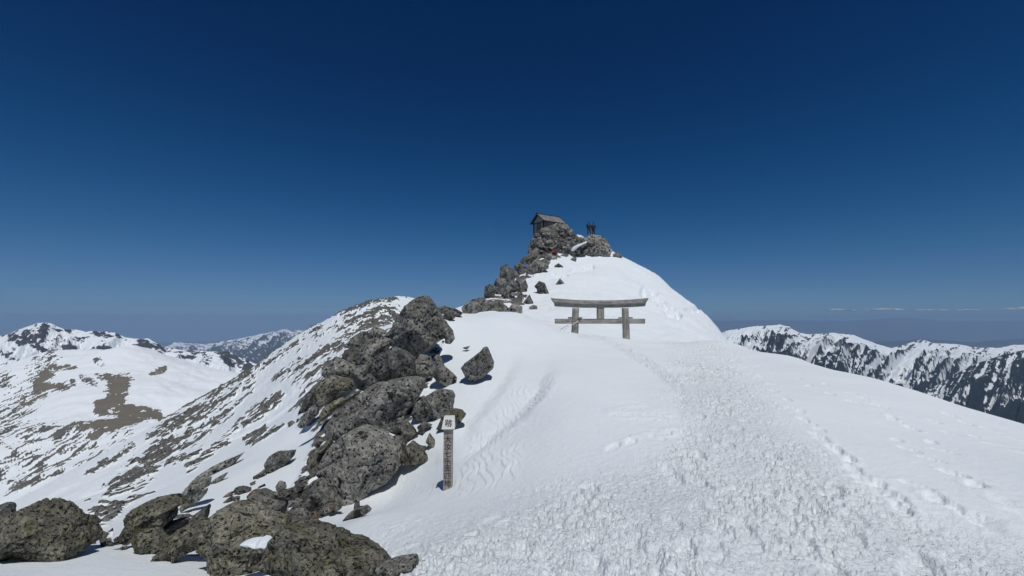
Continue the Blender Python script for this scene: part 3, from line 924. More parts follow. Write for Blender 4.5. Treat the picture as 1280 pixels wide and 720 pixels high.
G1, G2, G3, G4, G5 = 'boulders along the bottom left of the ridge', 'small stones in the snow hollow', 'pile of big boulders on the ridge', 'stones on the snow near the signpost', 'rocks climbing to the summit'
B = [  # label, outline, material, group, distance
 ('big rounded boulder cut by the left edge, pale top and yellow speckles', [(-22,660),(-8,650),(9,646),(26,636),(47,645),(59,655),(66,662),(72,677),(82,690),(78,702),(62,708),(47,704),(34,700),(20,697),(0,702),(-20,702)], 'lichen', G1, None),
 ('brown grey boulder wedged right of the big left edge boulder', [(69,661),(78,654),(89,649),(100,649),(101,657),(102,664),(109,672),(109,683),(97,690),(83,690),(75,680)], 'lichen', G1, 5.9),
 ('thin dark ledge rock behind the brown grey boulder', [(98,650),(104,646),(112,646),(122,657),(110,657),(101,657)], 'dark', G1, 7.5),
 ('dark stone peeping over snow behind the left edge boulder', [(-12,650),(-5,634),(2,630),(8,632),(6,641),(8,648),(0,656)], 'dark', G1, 8.0),
 ('small flat stone in the snow gap between two left boulders', [(116,675),(123,666),(133,669),(128,675)], 'lichen', G1, None),
 ('low dark stone in front of the small flat one', [(123,683),(130,677),(137,679),(139,683)], 'dark', G1, None),
 ('large hunched boulder with a long tail to the left', [(138,682),(148,671),(156,658),(155,649),(164,638),(180,629),(200,625),(208,625),(220,635),(211,638),(200,641),(203,655),(191,670),(180,675),(164,678)], 'lichen', G1, 5.9),
 ('drop shaped mossy rock below the hunched boulder', [(163,676),(172,667),(191,667),(200,680),(200,684),(191,693),(177,699),(169,691)], 'lichen', G1, 5.5),
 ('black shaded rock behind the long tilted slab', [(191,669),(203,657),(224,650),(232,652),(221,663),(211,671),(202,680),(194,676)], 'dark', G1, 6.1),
 ('long tilted slab with green moss reaching down to the snow', [(186,704),(199,688),(210,672),(222,663),(236,656),(255,656),(263,664),(258,676),(247,687),(227,695),(205,704),(192,710)], 'lichen', G1, 5.4),
 ('thin dark spike of rock leaning right above the mossy slab', [(222,664),(240,646),(258,632),(255,648),(251,657),(240,655),(232,664)], 'dark', G1, 6.2),
 ('broad creased boulder with a snow patch lying on it', [(246,688),(255,660),(262,648),(277,636),(286,638),(300,640),(314,651),(328,657),(346,668),(338,675),(343,687),(340,694),(325,706),(320,718),(297,720),(281,718),(267,710),(259,698)], 'lichen', G1, 5.1),
 ('huge mossy boulder cut by the bottom edge', [(322,712),(330,690),(336,676),(352,665),(366,667),(379,671),(395,680),(407,682),(424,693),(434,697),(446,697),(462,705),(473,711),(480,722),(482,734),(400,738),(352,722),(335,717)], 'lichen', G1, 4.55),
 ('pointed flat rock at the bottom edge, furthest right of all', [(469,712),(484,707),(502,702),(521,700),(522,707),(520,714),(510,713),(503,719),(496,726),(470,726)], 'grey', G1, 3.9),
 ('grey green stone alone on snow above the bottom edge', [(413,684),(415,677),(423,672),(434,674),(441,679),(448,683),(437,687),(427,688)], 'grey', G4, None),
 ('dark wedge of stone on snow under the round boulder', [(428,651),(434,644),(446,637),(457,634),(463,639),(456,644),(442,649)], 'dark', G4, None),
 ('tiny upright stone behind the dark wedge', [(442,638),(443,629),(448,627),(449,635),(446,639)], 'dark', G4, None),
 ('split grey block standing above the creased boulder', [(310,638),(311,627),(314,619),(321,615),(327,619),(336,622),(346,629),(352,633),(349,646),(344,655),(339,662),(330,655),(316,651)], 'grey', G1, 6.6),
 ('square grey block behind the huge mossy boulder', [(348,668),(348,652),(356,649),(366,640),(371,640),(382,647),(385,657),(384,668),(376,674),(356,674)], 'grey', G1, 6.2),
 ('long flat rock emerging from the snow ramp', [(242,601),(247,595),(262,585),(281,576),(294,571),(303,565),(289,581),(278,588),(267,595),(255,598)], 'grey', G2, None),
 ('upper grey slab of the stacked pair on the snow ramp', [(220,631),(226,618),(234,609),(242,600),(258,599),(256,610),(247,616),(231,626),(223,634)], 'grey', G2, 9.6),
 ('lower pale slab of the stacked pair on the snow ramp', [(224,636),(228,628),(247,616),(255,612),(254,618),(245,628),(234,636),(226,641)], 'grey', G2, 9.2),
 ('leaf shaped stone beside the long flat rock', [(262,604),(270,598),(284,590),(278,598),(269,608)], 'grey', G2, None),
 ('dark round topped boulder alone in the middle of the hollow', [(330,581),(336,571),(344,566),(355,566),(365,565),(363,573),(353,584),(344,591),(336,591)], 'dark', G2, None),
 ('black stone touching the lower left of the lone hollow boulder', [(316,596),(323,592),(332,585),(330,592),(323,600),(317,600)], 'dark', G2, None),
 ('pebble below the black stone in the hollow', [(312,604),(319,601),(317,606),(313,607)], 'grey', G2, None),
 ('small dark stone lying between hollow and rock cluster', [(322,609),(330,605),(331,608),(325,611)], 'dark', G2, None),
 ('roundest of the three stones left of the split block', [(291,615),(294,610),(300,609),(312,612),(308,617),(300,621),(294,618)], 'dark', G2, None),
 ('brownish sliver left of the roundest stone', [(278,622),(284,617),(291,614),(290,618),(283,623)], 'brown', G2, None),
 ('flat black stone in front of the brownish sliver', [(278,629),(287,621),(294,624),(286,629)], 'dark', G2, None),
 ('brown topped stone tucked behind the split block', [(308,621),(314,614),(320,612),(327,618),(322,624),(310,626)], 'brown', G2, 7.4),
 ('small grey cube on the dark jagged cluster', [(344,609),(348,602),(354,604),(356,610),(350,615),(346,613)], 'grey', G2, None),
 ('dark jagged cluster rock between hollow and round boulder', [(341,624),(344,615),(356,615),(366,610),(377,609),(377,613),(366,621),(359,628),(353,631),(345,629)], 'dark', G2, None),
 ('broken dark rock under the left side of the round boulder', [(377,622),(379,612),(387,605),(395,602),(403,604),(411,612),(421,623),(424,630),(401,632),(382,630)], 'dark', G3, 8.1),
 ('rounded lump at the foot of the broken dark rock', [(381,633),(382,624),(385,620),(393,618),(401,622),(407,629),(402,636),(394,642),(385,641)], 'dark', G3, 7.6),
 ('black ball shaped stone left of the rounded lump', [(370,632),(374,628),(381,629),(387,635),(379,640),(373,638)], 'dark', G3, 7.4),
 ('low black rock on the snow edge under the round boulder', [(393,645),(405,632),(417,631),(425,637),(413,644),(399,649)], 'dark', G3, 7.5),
 ('rust brown rubble stone beside the square block', [(383,648),(390,640),(396,649),(395,655),(385,664),(381,656)], 'brown', G3, 6.9),
 ('pale pebble at the right foot of the round boulder', [(422,632),(427,627),(429,631),(425,634)], 'pale', G3, 7.45),
 ('reddish pebble next to the pale one', [(411,633),(416,629),(419,634),(413,637)], 'brown', G3, 7.4),
 ('great round boulder with a long crack, left of the signpost', [(394,592),(398,582),(406,568),(414,556),(422,549),(435,542),(448,538),(458,540),(470,546),(482,557),(491,567),(495,580),(496,588),(490,593),(489,598),(482,605),(464,614),(448,621),(432,630),(424,626),(416,620),(408,610),(400,600)], 'grey', G3, 8.4),
 ('greenish slab leaning on the left of the round boulder', [(383,579),(387,568),(401,559),(411,548),(413,554),(407,567),(400,579),(397,591),(389,591)], 'lichen', G3, 9.2),
 ('small green tip behind the leaning slab', [(393,558),(398,546),(406,550),(397,560)], 'lichen', G3, 9.8),
 ('dark flat shape standing in for the snow shadow by the leaning slab', [(382,598),(390,590),(397,592),(386,600)], 'dark', G3, 8.9),  # slab's shadow on the snow, built as a flat form in dark colour
 ('giant tilted slab with a smooth left face, biggest in the pile', [(405,534),(417,518),(432,504),(448,493),(470,479),(473,482),(484,477),(507,473),(528,475),(527,486),(520,499),(508,513),(504,524),(492,533),(486,542),(470,543),(451,538),(437,541),(422,549),(411,550),(406,542)], 'grey', G3, 10.6),
 ('rounded block right of the giant slab, above the signpost', [(513,519),(520,504),(532,496),(545,488),(564,490),(568,496),(565,512),(554,520),(545,525),(534,528),(521,525)], 'grey', G3, 10.9),
 ('knobbly rock under the giant slab', [(485,540),(490,533),(497,527),(508,529),(516,537),(524,548),(514,551),(504,548),(495,544)], 'grey', G3, 9.9),
 ('dark two lobed stone below the knobbly rock', [(482,554),(486,548),(492,546),(500,546),(508,555),(503,565),(495,567),(489,562)], 'dark', G3, 9.4),
 ('mossy stone with a right spur, beside the round boulder', [(500,570),(506,560),(514,553),(523,560),(531,561),(529,569),(537,578),(534,581),(523,579),(515,583),(507,581),(502,575)], 'lichen', G4, 9.0),
 ('leaf shaped upright stone just left of the signpost', [(532,553),(536,542),(543,551),(543,562),(537,558)], 'lichen', G4, None),
 ('forked dark stone above the leaf shaped one', [(521,534),(529,527),(540,532),(533,537),(528,547),(524,541)], 'dark', G4, None),
 ('greenish rock right behind the signpost head', [(545,537),(551,524),(558,516),(568,512),(577,514),(582,519),(577,526),(569,533),(560,538)], 'lichen', G4, None),
 ('tall leaning rock with a foot to the right, over the snow gap', [(539,454),(545,443),(550,449),(554,460),(566,468),(571,474),(565,484),(556,481),(545,476),(539,468)], 'grey', G3, 13.2),
 ('highest pyramid boulder of the pile against the sky', [(485,430),(493,420),(490,409),(496,397),(506,385),(517,375),(527,370),(533,369),(540,377),(546,386),(553,399),(550,412),(546,423),(540,432),(528,443),(518,447),(507,442),(498,437)], 'grey', G3, 14.3),
 ('dark block painting the shaded overhang left under the pyramid boulder', [(480,421),(489,411),(504,408),(500,420),(491,424)], 'dark', G3, 14.6),  # shade under the overhang put into the dark rock colour
 ('hooked rock on the right shoulder of the pyramid boulder', [(547,421),(549,408),(554,398),(565,413),(568,424),(563,430),(557,429),(558,422),(551,425)], 'grey', G3, 14.2),
 ('dark blocky boulder under the pyramid boulder', [(459,468),(464,458),(470,449),(479,440),(491,434),(507,441),(517,448),(519,463),(511,474),(483,479),(471,481),(462,476)], 'dark', G3, 12.8),
 ('rough grey boulder right of the dark blocky one', [(512,473),(517,454),(526,443),(537,446),(540,459),(540,471),(528,475),(518,477)], 'grey', G3, 13.0),
 ('uppermost left block of the pile beside the snowy flank', [(429,434),(439,423),(452,414),(458,415),(460,424),(452,438),(440,437)], 'grey', G3, 17.0),
 ('low block left of the pyramid with a nub on top', [(456,420),(464,413),(468,407),(483,415),(484,421),(468,425),(458,425)], 'grey', G3, 17.2),
 ('wide grey boulder with a dark hole, below the nubbed block', [(446,457),(448,440),(459,424),(483,421),(492,427),(482,436),(472,449),(464,461),(455,458)], 'grey', G3, 15.6),
 ('dark block under the uppermost left block', [(426,449),(431,438),(442,434),(451,438),(449,450),(444,459),(430,456)], 'dark', G3, 16.0),
 ('brown grey boulder at the left rim of the pile', [(401,468),(408,454),(420,448),(428,453),(443,460),(441,474),(427,478),(408,474)], 'grey', G3, 14.6),
 ('greenish boulder with a shaded right side at the left rim', [(395,493),(396,484),(401,476),(411,470),(427,474),(443,477),(446,484),(427,496),(416,502),(402,509),(397,503)], 'lichen', G3, 13.6),
 ('smooth blue grey column rock in the middle of the pile', [(438,468),(447,457),(461,456),(460,467),(470,479),(456,489),(446,486)], 'dark', G3, 12.6),
 ('thin slab with snow behind it, left of the giant slab', [(395,526),(404,510),(414,503),(424,498),(430,501),(447,487),(448,493),(432,504),(416,514),(402,527)], 'lichen', G3, 12.2),
 ('low grey rock at the outer left foot of the pile', [(372,532),(379,518),(390,507),(397,510),(395,519),(386,528),(379,535)], 'grey', G3, 13.4),
 ('dark rock above the outer left foot of the pile', [(372,518),(378,504),(384,492),(394,486),(398,505),(392,508),(380,516)], 'dark', G3, 15.0),
 ('lone pointed boulder on the snow right of the pile', [(576,460),(581,454),(599,441),(605,434),(609,434),(613,443),(617,454),(616,461),(606,470),(592,476),(582,471)], 'grey', G4, 12.0),
 ('small dark sliver of stone above the lone pointed boulder', [(577,435),(588,432),(584,437)], 'dark', G4, None),
 ('flat dark ledge right of the pyramid boulder on the skyline', [(543,390),(546,385),(556,382),(563,385),(570,386),(578,391),(574,396),(560,395),(548,393)], 'dark', G3, 18.6),
 ('round stone in front of the flat skyline ledge', [(552,396),(559,389),(566,393),(569,398),(560,401)], 'dark', G3, 17.6),
 # ridge up to the summit
 ('long dark rock at the foot of the summit ridge, behind the snow hump', [(577,384),(582,380),(591,374),(604,371),(610,376),(612,392),(594,396),(579,397)], 'peak', G5, 35),
 ('low shelf of rocks right of the ridge foot', [(604,390),(609,377),(616,380),(627,378),(634,384),(640,390),(646,397),(620,398)], 'peak', G5, 36),
 ('square block on the skyline low on the summit ridge', [(605,371),(606,358),(612,355),(617,358),(619,364),(618,371)], 'peak', G5, 42),
 ('rounded dark rock above the square skyline block', [(615,366),(617,355),(622,347),(631,348),(636,356),(631,366),(622,368)], 'peak', G5, 46),
 ('tall double block on the skyline halfway up the ridge', [(624,345),(626,332),(634,330),(637,335),(643,336),(649,344),(644,351),(634,352)], 'peak', G5, 53),
 ('leaning slab in the middle of the summit ridge', [(623,378),(626,370),(629,363),(636,354),(643,348),(646,357),(638,368),(636,378)], 'peak', G5, 44),
 ('dark block right of the leaning slab', [(640,360),(646,348),(657,349),(660,358),(658,364),(660,370),(652,372),(645,367)], 'peak', G5, 49),
 ('black boulder below the snow notch on the ridge', [(642,332),(648,328),(658,333),(659,340),(653,345),(646,341)], 'peak', G5, 57),
 ('broad brown grey rock beside the upper snow edge', [(656,346),(661,332),(671,323),(685,329),(686,335),(673,342),(671,346),(662,350)], 'peak', G5, 58),
 ('pale tilted slab on the left side of the summit mound', [(655,327),(661,316),(670,309),(679,314),(676,324),(663,332)], 'pale', G5, 62.5),
 ('small block on the skyline left of the summit mound', [(648,330),(653,322),(659,318),(661,324),(656,331)], 'peak', G5, 61.5),
 ('small boulder below the dark block on the ridge', [(643,377),(647,370),(652,364),(655,371),(654,377),(648,379)], 'peak', G5, 44),
 ('pointed stone at the right edge of the ridge foot', [(652,382),(656,375),(662,368),(667,379),(660,382)], 'peak', G5, 42),
 ('lowest rock of the summit ridge beside the snow', [(636,385),(641,379),(653,383),(653,394),(645,397),(640,392)], 'peak', G5, 36.5),
 ('little flat stone out on the snow right of the ridge foot', [(661,384),(666,381),(671,382),(672,386),(664,387)], 'peak', G5, 39),
 ('lumpy outcrop standing alone in the dome snow', [(668,358),(674,351),(681,354),(687,368),(680,370),(673,369),(671,361)], 'peak', G5, None),
 ('small peaked outcrop right of the lumpy one', [(692,358),(697,352),(700,348),(703,351),(707,356),(700,359)], 'peak', G5, None),
 ('oval stone on the upper snow below the red seated figure', [(693,332),(698,329),(704,333),(703,337),(697,335)], 'peak', G5, None),
 ('dark slab carrying the seated figure in red', [(680,322),(686,317),(697,321),(695,328),(687,329)], 'peak', G5, 60.6),
 ('small stone in the snow right of the seated figure', [(713,324),(718,321),(721,323),(720,327)], 'peak', G5, None),
 ('thin flat stone on the snow below the pale summit rock', [(737,325),(745,323.5),(758,325.5),(750,326.5)], 'peak', G5, None),
 ('small brown stone at the right end of the summit on the skyline', [(766,318),(770,315),(776,318),(778,322),(772,324)], 'pale', G5, 65),
]
for i, (lab, poly, mat, grp, Y) in enumerate(B):
    build_rock(lab, poly, Y, mat, seed=i + 1, group=grp)
build_rock('steep mound of stacked rubble stones under the shrine', [(660,316),(661,306),(666,297),(669,291),(674,287.5),(680,285),(687,281.5),(695,279.5),(708,281.5),(716,289),(722,296),(730,299),(733,306),(728,311),(733,317),(716,322),(700,325),(688,328),(672,328)], 62.6, 'peak', 1.9, seed=140, stones=0.55, fixed=True, name='stone_mound', group=None, cat='stone mound')
build_rock('pale rounded summit rock with two people standing on it', [(726,301),(731,296),(739,293.5),(752,295.5),(758,300),(762,307),(765,314),(763,319),(752,322),(740,322),(730,318),(731,308)], 63.6, 'pale', 2.2, seed=141, stones=0.42, fixed=True, name='summit_rock', group=None, cat='rock')

# snow lying on the creased boulder
t = NT('clean_snow'); t.b.inputs['Base Color'].default_value = (*SNOW, 1); t.b.inputs['Roughness'].default_value = 0.8
ROCKS['snow'] = t.m
build_rock('little white snow patch lying on the broad creased boulder', [(297,681),(306,679),(319,680),(325,675),(332,677),(342,687),(336,688),(322,684),(306,684)], 4.32, 'snow', 0.10, seed=300, name='snow_patch', group=None, cat='snow patch', rough=0.2)

for lab, poly, Y, D_ in (('ragged white snow strip between the rubble mound and the pale summit rock', [(713,313),(716,309),(721,306),(727,304),(734,301),(733,304),(727,306),(722,310),(717,314)], 62.1, 0.3),
                         ('small white snow cap on the skyline left of the two hikers', [(719,298),(721,293),(726,294),(730,296),(728,299),(722,300)], 63.6, 0.5)):
    build_rock(lab, poly, Y, 'snow', D_, seed=310 + len(poly), name='snow_patch', group=None, cat='snow patch', rough=0.3, fixed=True)
# small broken rock filling the gaps, all alike
rq = np.random.RandomState(77)
def scatter(n, corridor, w, smin, smax, mats, lab, grp, lo, hi):
    k = 0
    while k < n:
        q = rq.randint(0, len(corridor) - 1); f_ = rq.rand()
        x = corridor[q][0] + (corridor[q + 1][0] - corridor[q][0]) * f_ + rq.normal(0, w)
        y = corridor[q][1] + (corridor[q + 1][1] - corridor[q][1]) * f_ + rq.normal(0, w * 0.7)
        Y_ = hit(x, y, lo, hi)
        if not Y_: 
            k += 1
            continue
        r_ = rq.uniform(smin, smax)
        an = np.sort((np.arange(7) + rq.uniform(-0.3, 0.3, 7)) * 2 * pi / 7)
        poly = [(x + r_ * rq.uniform(0.7, 1.15) * cos(a), y + 0.8 * r_ * rq.uniform(0.7, 1.1) * sin(a)) for a in an]
        build_rock(lab, poly, max(lo, Y_ - 0.004 * r_ * Y_ * 0.4), mats[rq.randint(len(mats))], seed=400 + rq.randint(5000), name='stone', group=grp, cat='stone', fixed=True)
        k += 1
scatter(40, [(588,386),(620,372),(640,352),(655,336),(668,322),(690,326)], 8, 2.5, 6.0, ['peak', 'peak', 'dark'], 'small broken rock among the bigger rocks climbing to the summit', 'small rocks of the summit ridge', 31, 120)
scatter(26, [(300,622),(345,640),(385,640),(405,634)], 7, 2.5, 5.5, ['dark', 'grey', 'dark'], 'small broken stone in the rubble below the great round boulder', 'rubble stones below the round boulder', 3, 30)
scatter(26, [(372,528),(392,500),(408,462),(430,432),(452,412)], 7, 2.5, 6.5, ['dark', 'grey'], 'small broken stone on the snow along the left rim of the boulder pile', 'stones along the left rim of the pile', 8, 40)
scatter(12, [(110,672),(150,678),(225,650)], 6, 2.5, 5, ['dark', 'lichen'], 'small stone wedged between the boulders at the bottom left', 'small stones at the bottom left', 3, 30)

# ------------------------------------------------------------------ torii
wood_x = make_wood('weathered_beam', (0.28, 0.26, 0.23), (0.46, 0.43, 0.385), 0)
wood_z = make_wood('weathered_post', (0.26, 0.24, 0.205), (0.44, 0.41, 0.365), 2)

def box(bm, x0, x1, y0, y1, z0, z1, bev=0.0):
    r = bmesh.ops.create_cube(bm, size=1.0)
    for v in r['verts']:
        v.co = ((x0 + x1) / 2 + v.co.x * (x1 - x0), (y0 + y1) / 2 + v.co.y * (y1 - y0), (z0 + z1) / 2 + v.co.z * (z1 - z0))
    if bev:
        es = list({e for v in r['verts'] for e in v.link_edges})
        bmesh.ops.bevel(bm, geom=es, offset=bev, segments=2, affect='EDGES', profile=0.5)

def tube(bm, a, b, r0, r1=None, n=12, caps=True):
    a, b = mathutils.Vector(a), mathutils.Vector(b)
    r1 = r0 if r1 is None else r1
    d = (b - a)
    q = d.to_track_quat('Z', 'Y').to_matrix().to_4x4()
    m = mathutils.Matrix.Translation((a + b) / 2) @ q
    bmesh.ops.create_cone(bm, cap_ends=caps, segments=n, radius1=r0, radius2=r1, depth=d.length, matrix=m)

YT = 24.0
kT = YT / F
def tx_(px): return ray(px, 400)[0] * YT
def tz_(py): return ray(750, py)[1] * YT
xm = tx_(751)
torii = empty('torii_gate', (xm, YT, tz_(420)))
tag(torii, 'weathered grey wooden shrine gate half buried in the snow', 'torii gate')
zb = tz_(420)
def rel(px, py): return tx_(px) - xm, tz_(py) - zb
def beam(name, xl, xr, zl_top, zmid_top, th_mid, th_end, dep, slant, mat, y=0.0):
    """a slightly upturned beam with slanted ends"""
    n = 24
    bm = bmesh.new()
    rows = []
    for i in range(n + 1):
        s_ = i / n * 2 - 1
        x = xl + (xr - xl) * (i / n)
        top = zmid_top + (zl_top - zmid_top) * abs(s_) ** 2.2
        bot = top - (th_mid + (th_end - th_mid) * abs(s_) ** 2)
        sh = slant * s_
        w = 0.006 * sin(i * 2.1) + 0.004 * sin(i * 5.3)
        rows.append([bm.verts.new((x, y - dep / 2 + w, top)), bm.verts.new((x, y + dep / 2, top + 0.01)),
                     bm.verts.new((x - sh, y + dep / 2, bot)), bm.verts.new((x - sh, y - dep / 2 + w, bot + w * 0.5))])
    for r0, r1 in zip(rows[:-1], rows[1:]):
        for j in range(4):
            bm.faces.new((r0[j], r0[(j + 1) % 4], r1[(j + 1) % 4], r1[j]))
    bm.faces.new(rows[0]); bm.faces.new(rows[-1][::-1])
    bmesh.ops.recalc_face_normals(bm, faces=bm.faces)
    bmesh.ops.bevel(bm, geom=[e for e in bm.edges if e.calc_face_angle(0) > 0.8], offset=0.014, segments=2, affect='EDGES')
    return bm_obj(name, bm, mat, torii)
x_l, z_l = rel(688.7, 372.6); x_r, _ = rel(810.3, 372.6)
_, z_m = rel(750, 375.6)
_, z_j = rel(750, 380.4)
beam('kasagi', x_l, x_r, z_l, z_m, z_m - z_j, (z_m - z_j) * 1.15, 0.46, 0.14, wood_x)
_, z_jl = rel(750, 379.2); _, z_b = rel(750, 384.8)
beam('shimaki', rel(692.4, 0)[0], rel(807.3, 0)[0], z_l - (z_m - z_j) * 1.15 + 0.0, z_j + 0.02, z_j - z_b + 0.02, (z_j - z_b) + 0.02, 0.28, 0.06, wood_x)
for (pt_, pb_, yb_) in ((719.8, 718.3, 418), (781.6, 782.6, 424)):
    bm = bmesh.new()
    xt, zt = rel(pt_, 385); xb, zbm = rel(pb_, yb_)
    n, m = 20, 14
    rings = []
    for j in range(m + 1):
        f_ = j / m
        z = (zbm - 1.0) + (zt - 0.004 - zbm + 1.0) * f_
        ff = (z - zbm) / (zt - zbm)
        x = xb + (xt - xb) * ff
        R_ = 0.192 - 0.012 * ff
        rings.append([bm.verts.new((x + R_ * cos(a) * (1 + 0.02 * sin(3 * a + j)), R_ * sin(a) * (1 + 0.02 * cos(2 * a + j * 0.7)), z)) for a in [2 * pi * q / n for q in range(n)]])
    for r0, r1 in zip(rings[:-1], rings[1:]):
        for j in range(n): bm.faces.new((r0[j], r0[(j + 1) % n], r1[(j + 1) % n], r1[j]))
    bm.faces.new(rings[-1]); bm.faces.new(rings[0][::-1])
    bm_obj('pillar', bm, wood_z, torii, True)
bm = bmesh.new()
xa, za = rel(693.6, 398.4); xb, zb2 = rel(806, 404.7)
box(bm, xa, xb, -0.075, 0.075, zb2, za, 0.012)
bm_obj('tie_beam', bm, wood_x, torii)
bm = bmesh.new()
xa, _ = rel(746.2, 0); xb, _ = rel(755, 0)
box(bm, xa, xb, -0.10, 0.10, za + 0.002, z_b - 0.003, 0.012)
bm_obj('centre_strut', bm, wood_z, torii)
for l_, r_ in ((710.3, 714.6), (723.8, 727.8), (773.3, 777.4), (786.5, 790.6)):
    bm = bmesh.new()
    xa, zt = rel(l_, 396.2); xb, _ = rel(r_, 0)
    box(bm, xa, xb, -0.06, 0.06, za + 0.002, zt, 0.008)
    bm_obj('wedge', bm, wood_x, torii)

# trekking poles leaning on the left pillar
m_alu = plain('pole_metal', (0.45, 0.45, 0.46), 0.35, 0.1, 40, 0.8)
m_blk = plain('black_rubber', (0.02, 0.02, 0.022), 0.7)
m_wht = plain('white_shaft', (0.7, 0.7, 0.7), 0.45, 0.1)
def trek(px0, py0, px1, py1, y0, y1, shaft, lab):
    a, b = pt(px0, py0, y0), pt(px1, py1, y1)
    e = empty('trekking_pole', tuple(a))
    tag(e, lab, 'trekking pole', 'trekking poles leaning on the gate')
    d = b - a
    L = np.linalg.norm(d)
    u = d / L
    bm = bmesh.new(); tube(bm, u * -0.1, u * (L - 0.12), 0.014, 0.017, 10); bm_obj('shaft', bm, shaft, e, True)
    bm = bmesh.new(); tube(bm, u * (L - 0.12), u * (L + 0.03), 0.024, 0.028, 10); bm_obj('grip', bm, m_blk, e, True)
    bm = bmesh.new(); tube(bm, u * 0.03, u * 0.05, 0.05, 0.05, 14); bm_obj('basket', bm, m_blk, e)
trek(697, 414, 724.5, 398, 23.55, 23.74, m_alu, 'grey trekking pole with its tip furthest left of the gate pillar')
trek(700.5, 415, 725.5, 399.5, 23.5, 23.70, m_wht, 'pale shafted trekking pole leaning beside the grey one')

# ------------------------------------------------------------------ signpost
YS = 6.8
sx = ray(560, 608)[0] * YS
gz = ground_z(sx, YS)
zs = ray(560, 608)[1] * YS
post = empty('signpost', (sx, YS, zs), radians(4))
tag(post, 'leaning wooden signpost with carved black characters and a white head', 'signpost')
kS = YS / F
H = 70 * kS
m_post = make_wood('post_wood', (0.32, 0.285, 0.24), (0.46, 0.415, 0.36), 2, 2.2)
m_cap = plain('white_paint', (0.74, 0.72, 0.68), 0.6, 0.10, 9)
m_ink = plain('black_ink', (0.02, 0.018, 0.017), 0.6)
bm = bmesh.new()
hw = 5.5 * kS
box(bm, -hw, hw, -hw, hw, -0.7, H - 0.003, 0.006)
bm_obj('shaft', bm, m_post, post)
bm = bmesh.new()
b0, b1, zc0, zc1 = 8.0 * kS, 6.3 * kS, H, H + 14.0 * kS
vs = [bm.verts.new(q) for q in ((-b0, -b0 * 1.1, zc0), (b0, -b0 * 1.1, zc0), (b0, b0, zc0), (-b0, b0, zc0), (-b1 + .012, -b1 * 0.55, zc1), (b1 + .012, -b1 * 0.55, zc1), (b1 + .012, b1 * 0.8, zc1), (-b1 + .012, b1 * 0.8, zc1))]
for f_ in ((0, 1, 2, 3), (4, 5, 6, 7), (0, 1, 5, 4), (1, 2, 6, 5), (2, 3, 7, 6), (3, 0, 4, 7)):
    bm.faces.new([vs[q] for q in f_])
bmesh.ops.recalc_face_normals(bm, faces=bm.faces)
bmesh.ops.bevel(bm, geom=list(bm.edges), offset=0.004, segments=2, affect='EDGES')
cap = bm_obj('head', bm, m_cap, post)
def glyph(ch, size, loc, rot, parent, name='character'):
    cu = bpy.data.curves.new('glyph', 'FONT')
    cu.body = ch
    cu.size = size
    cu.extrude = 0.0015
    cu.offset = size * 0.013
    cu.align_x = 'CENTER'; cu.align_y = 'CENTER'
    tmp = bpy.data.objects.new('glyph_tmp', cu)
    COL.objects.link(tmp)
    dg = bpy.context.evaluated_depsgraph_get()
    me = bpy.data.meshes.new_from_object(tmp.evaluated_get(dg))
    bpy.data.objects.remove(tmp)
    me.name = name
    me.materials.clear()
    if len(me.vertices):
        co = np.empty(len(me.vertices) * 3, dtype=np.float32); me.vertices.foreach_get('co', co)
        co = co.reshape(-1, 3)
        mid_ = (co.min(0) + co.max(0)) / 2
        co[:, :2] -= mid_[:2]
        me.vertices.foreach_set('co', co.ravel())
    o = link(name, me, m_ink, parent, loc)
    o.rotation_euler = rot
    return o
for i, ch in enumerate('大汝七宗面四地'):
    glyph(ch, 0.105, (-0.004, -hw - 0.0005, H - (12.5 + i * 8.6) * kS), (pi / 2, 0, 0), post)
tilt = math.atan2(b0 * 1.1 - b1 * 0.55, zc1 - zc0)
glyph('跡', 0.115, (0.006, -(b0 * 1.1 + b1 * 0.55) / 2 - 0.0015, (zc0 + zc1) / 2), (pi / 2 - tilt, 0, 0), post)

# ------------------------------------------------------------------ shrine on the summit
YA = 68.0
apex = pt(671, 267.2, YA)
ROT = radians(35)
shr = empty('shrine', (apex[0], apex[1], apex[2] - 3.0), ROT)
tag(shr, 'small weathered wooden shrine with a gabled roof on the rubble mound', 'shrine')
m_sw = make_wood('shrine_boards', (0.30, 0.285, 0.265), (0.46, 0.44, 0.41), 2, 0.8)
m_sd = make_wood('shrine_dark', (0.045, 0.04, 0.035), (0.09, 0.08, 0.07), 0, 0.8)
m_rf = make_wood('roof_shingle', (0.20, 0.19, 0.175), (0.38, 0.365, 0.34), 1, 0.6)
L, hwid, rise = 4.5, 1.62, 1.25          # local x = along the ridge, local y = across
zr = 3.0                                  # ridge height above the base
def slope_panel(bm, sgn, x0, x1, d0, d1, th, lift):
    """slab lying on a roof slope between distances d0 and d1 from the ridge (0..1)"""
    v = []
    for up in (0, 1):
        for x in (x0, x1):
            for d in (d0, d1):
                v.append(bm.verts.new((x, sgn * (d * hwid), zr - d * rise + lift + (th if up else 0))))
    for f_ in ((0, 1, 3, 2), (4, 5, 7, 6), (0, 1, 5, 4), (2, 3, 7, 6), (0, 2, 6, 4), (1, 3, 7, 5)):
        bm.faces.new([v[q] for q in f_])
rf = None
bm = bmesh.new()
for sgn in (-1, 1):
    slope_panel(bm, sgn, 0, L, 0.0, 1.0, 0.07, -0.11)
rf = bm_obj('roof', bm, m_sd, shr)
for sgn in (-1, 1):
    bm = bmesh.new()
    for r_ in range(7):
        x = 0.02
        while x < L - 0.1:
            w = random.uniform(0.25, 0.5)
            slope_panel(bm, sgn, x, min(x + w - 0.02, L - 0.02), r_ / 7 + 0.004, (r_ + 1) / 7 + 0.03, 0.04, -0.03 + 0.07 * random.random())
            x += w
    bm_obj('shingles', bm, m_rf, rf)
